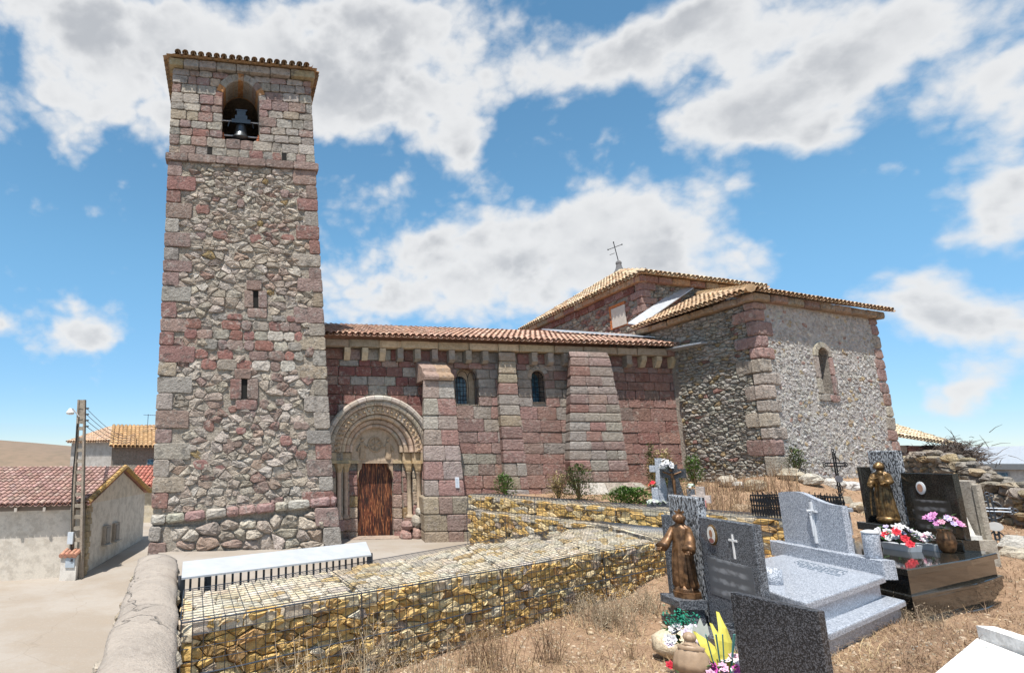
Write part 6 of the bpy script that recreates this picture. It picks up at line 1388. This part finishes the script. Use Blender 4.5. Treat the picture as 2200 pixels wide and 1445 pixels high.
while cnt < 3000:
    p = on(R.uniform(860, 2220), R.uniform(1130, 1450), .45)
    if not (0 < p.y < 16) or blocked(p.x, p.y): continue
    p.z = gz(p.x, p.y); mb.ball(p, R.uniform(.006, .024)*(1.9 if R.random() < .05 else 1), vary((.48, .39, .29), .3), 5, 4, (1, 1, .7), .25); cnt += 1
stuff(mb.build('gravel', 'gabion_stone')); C.objects['gravel']['label'] = 'small pale stones strewn over the soil'; C.objects['gravel']['category'] = 'gravel'
def weed(label, c, h, n, spread, cols, grp='dried weeds by the gabions', w_=.0034, cat='weed', name='dried_weed', twig=3):
    mb = MB(); c = Vector(c); c.z = gz(c.x, c.y)-.02
    for k in range(n):
        a = R.uniform(0, 2*PI); b0_ = c+Vector((R.gauss(0, spread*.4), R.gauss(0, spread*.4), 0)); d = Vector((math.cos(a)*R.uniform(.05, .5), math.sin(a)*R.uniform(.05, .5), 1)).normalized(); l_ = h*R.uniform(.45, 1); col = vary(R.choice(cols), .25)
        mb.tube([b0_, b0_+d*l_*.5, b0_+d*l_+Vector((d.x*.25*l_, d.y*.25*l_, -.03))], [w_, w_*.8, w_*.35], 3, col)
        for t in range(twig):
            q = b0_+d*l_*R.uniform(.35, .95); e = Vector((R.uniform(-1, 1), R.uniform(-1, 1), R.uniform(0, 1))).normalized()*l_*R.uniform(.12, .3); mb.tube([q, q+e*.6, q+e+Vector((0, 0, -.02))], [w_*.6, w_*.4, w_*.25], 3, col)
            if R.random() < .5: leaf(mb, q+e, e, .03, .006, col)
    return tag(mb.build(name, 'foliage'), label, cat, grp)
BR = [(.22, .14, .085), (.30, .20, .12), (.16, .10, .065), (.36, .26, .16)]; GR = [(.36, .29, .20), (.30, .23, .16), (.42, .34, .24)]
for lb, px_, py_, h, n, sp, cols, tw_ in (
    ('tall dark dried stalks against the third front gabion', 1175, 1395, .62, 46, .18, BR, 3), ('tangled mat of pale dried weed against the third gabion', 1290, 1315, .46, 210, .6, GR, 5), ('second tangle of pale dried weed by the fourth gabion', 1375, 1300, .40, 120, .45, GR, 5),
    ('brown dried bush in front of the second gabion', 1040, 1400, .55, 120, .5, BR, 4), ('thin dried stalks at the joint of the first two gabions', 800, 1440, .75, 60, .3, GR, 3), ('wispy dried weeds low on the second gabion', 930, 1440, .4, 60, .45, GR, 4),
    ('dried weed at the bottom edge below the tall stalks', 1150, 1440, .2, 70, .6, BR, 3), ('dried weed in front of the pale boulder', 1290, 1400, .18, 60, .7, BR, 3), ('small upright dried weed left of the statue gravestone', 1355, 1390, .30, 16, .08, BR, 3), ('dried straw tuft at the left side of the first gabion', 640, 1500, .7, 60, .4, GR, 3),
    ('pale dried weed between the two tombs', 1950, 1345, .38, 40, .2, GR, 3), ('pale dried weed at the polished tomb corner', 2010, 1330, .34, 46, .3, GR, 3)):
    c = on(px_, py_, .42); o_ = weed(lb, c, h, n, sp, cols, twig=tw_)
    if sp >= .44: stuff(o_)
mb = MB(); cnt = 0
while cnt < 1100:
    px_, py_ = R.uniform(1450, 1720), R.uniform(1040, 1100); p = at(px_, py_, 11.5+(1100-py_)/65*6.5)
    x, y = p.x, p.y
    if blocked(x, y): continue
    p.z = gz(x, y)-.02; h_ = R.uniform(.15, .55); d = Vector((R.uniform(-.2, .2), R.uniform(-.2, .2), 1)); col = vary(R.choice(BR), .25); mb.tube([p, p+d*h_*.5, p+d*h_], [.006, .005, .002], 3, col)
    for t in range(2): q = p+d*h_*R.uniform(.4, .95); mb.tube([q, q+Vector((R.uniform(-.08, .08), R.uniform(-.08, .08), .07))], [.004, .002], 3, col)
    cnt += 1
stuff(mb.build('dry_stalks', 'foliage')); C.objects['dry_stalks']['label'] = 'stand of thin brown dry stalks below the chapel corner'; C.objects['dry_stalks']['category'] = 'dry plants'
def shrub(label, c, r_, h, n, cols, name='green_shrub', lw=.02, ll=.08):
    c = Vector(c); c.z = gz(c.x, c.y); t = thing(name, label, 'shrub', c, 'shrubs at the foot of the nave wall'); mb = MB(); st_ = MB()
    for k in range(26):
        a = R.uniform(0, 2*PI); e = c+Vector((math.cos(a)*r_*R.uniform(.2, .9), math.sin(a)*r_*.6*R.uniform(.2, .9), h*R.uniform(.5, 1))); st_.tube([c, (c+e)/2+Vector((0, 0, .05)), e], [.012, .008, .004], 4, (.16, .13, .07))
    st_.build('stems', 'foliage', t)
    for k in range(n):
        a = R.uniform(0, 2*PI); q = math.sqrt(R.random()); z = R.random()**.8; f = math.sqrt(max(.05, 1-z*z*.85)); lump = 1+.3*mnoise.noise(Vector((math.cos(a)*2, math.sin(a)*2, z*3+c.x)))
        p = c+Vector((math.cos(a)*q*r_*f*lump, math.sin(a)*q*r_*.65*f*lump, z*h*lump)); d = Vector((math.cos(a)*q+R.uniform(-.5, .5), math.sin(a)*q+R.uniform(-.5, .5), R.uniform(-.1, 1.1))); leaf(mb, p, d, ll*R.uniform(.6, 1.4), lw, R.choice(cols))
    mb.build('foliage', 'foliage', t)
G1c, G2c, DRYc = [(.10, .19, .045), (.14, .25, .06), (.07, .13, .035)], [(.055, .10, .03), (.08, .13, .045), (.16, .17, .07)], [(.36, .30, .15), (.30, .26, .12), (.42, .34, .19)]
for lb, px_, py_, Y, r_, h, n, cols in (('bright green bush at the nave wall right of the first buttress', 1085, 1055, 18.9, .36, .62, 700, G1c), ('dark mixed bush against the third buttress', 1245, 1065, 18.2, .52, 1.0, 1100, G2c), ('dry yellowish bush left of the third buttress', 1200, 1065, 18.4, .35, .7, 500, DRYc), ('low spreading green grass clump in front of the broad buttress base', 1352, 1062, 17.0, .75, .42, 1900, G1c), ('green bush behind the cross grave', 1440, 1040, 17.2, .42, .75, 900, G1c), ('dark climbing bush on the red wall beside the chapel', 1402, 1010, 19.8, .22, 1.25, 600, G2c), ('dry blond bush between the cross grave and red wall', 1425, 1015, 19.2, .5, 1.05, 900, DRYc), ('small green bush at the foot of the chapel side wall', 1490, 1015, 19.5, .36, .8, 700, G1c), ('dark ivy clump right of the chapel corner', 1712, 1000, 17.5, .3, .8, 500, G2c)):
    c = at(px_, py_, Y); shrub(lb, c, r_, h, n, cols)
for i, (px_, py_, Y, h) in enumerate(((2085, 985, 420, 5), (2110, 985, 430, 6), (2040, 985, 380, 4.5))):
    c = at(px_, py_, Y); c.z = -2.4; t = thing('distant_tree', ['dark round tree on the horizon, left one', 'dark round tree on the horizon, middle one', 'dark round tree on the horizon behind the warehouse roof'][i], 'tree', c, 'trees on the far horizon'); MB().tube([c, c+Vector((0, 0, h*.5))], [.4, .25], 6, (.1, .07, .05)).build('trunk', 'foliage', t); mb = MB()
    for k in range(260):
        a = R.uniform(0, 2*PI); q = math.sqrt(R.random()); p = c+Vector((math.cos(a)*q*h*1.3, math.sin(a)*q*h*.6, h*(.55+.5*R.random()*math.sqrt(1-q*q*.8)))); leaf(mb, p, (R.uniform(-1, 1), R.uniform(-1, 1), R.uniform(-.2, 1)), h*.22, h*.09, (.05, .08, .03))
    mb.build('crown', 'foliage', t)
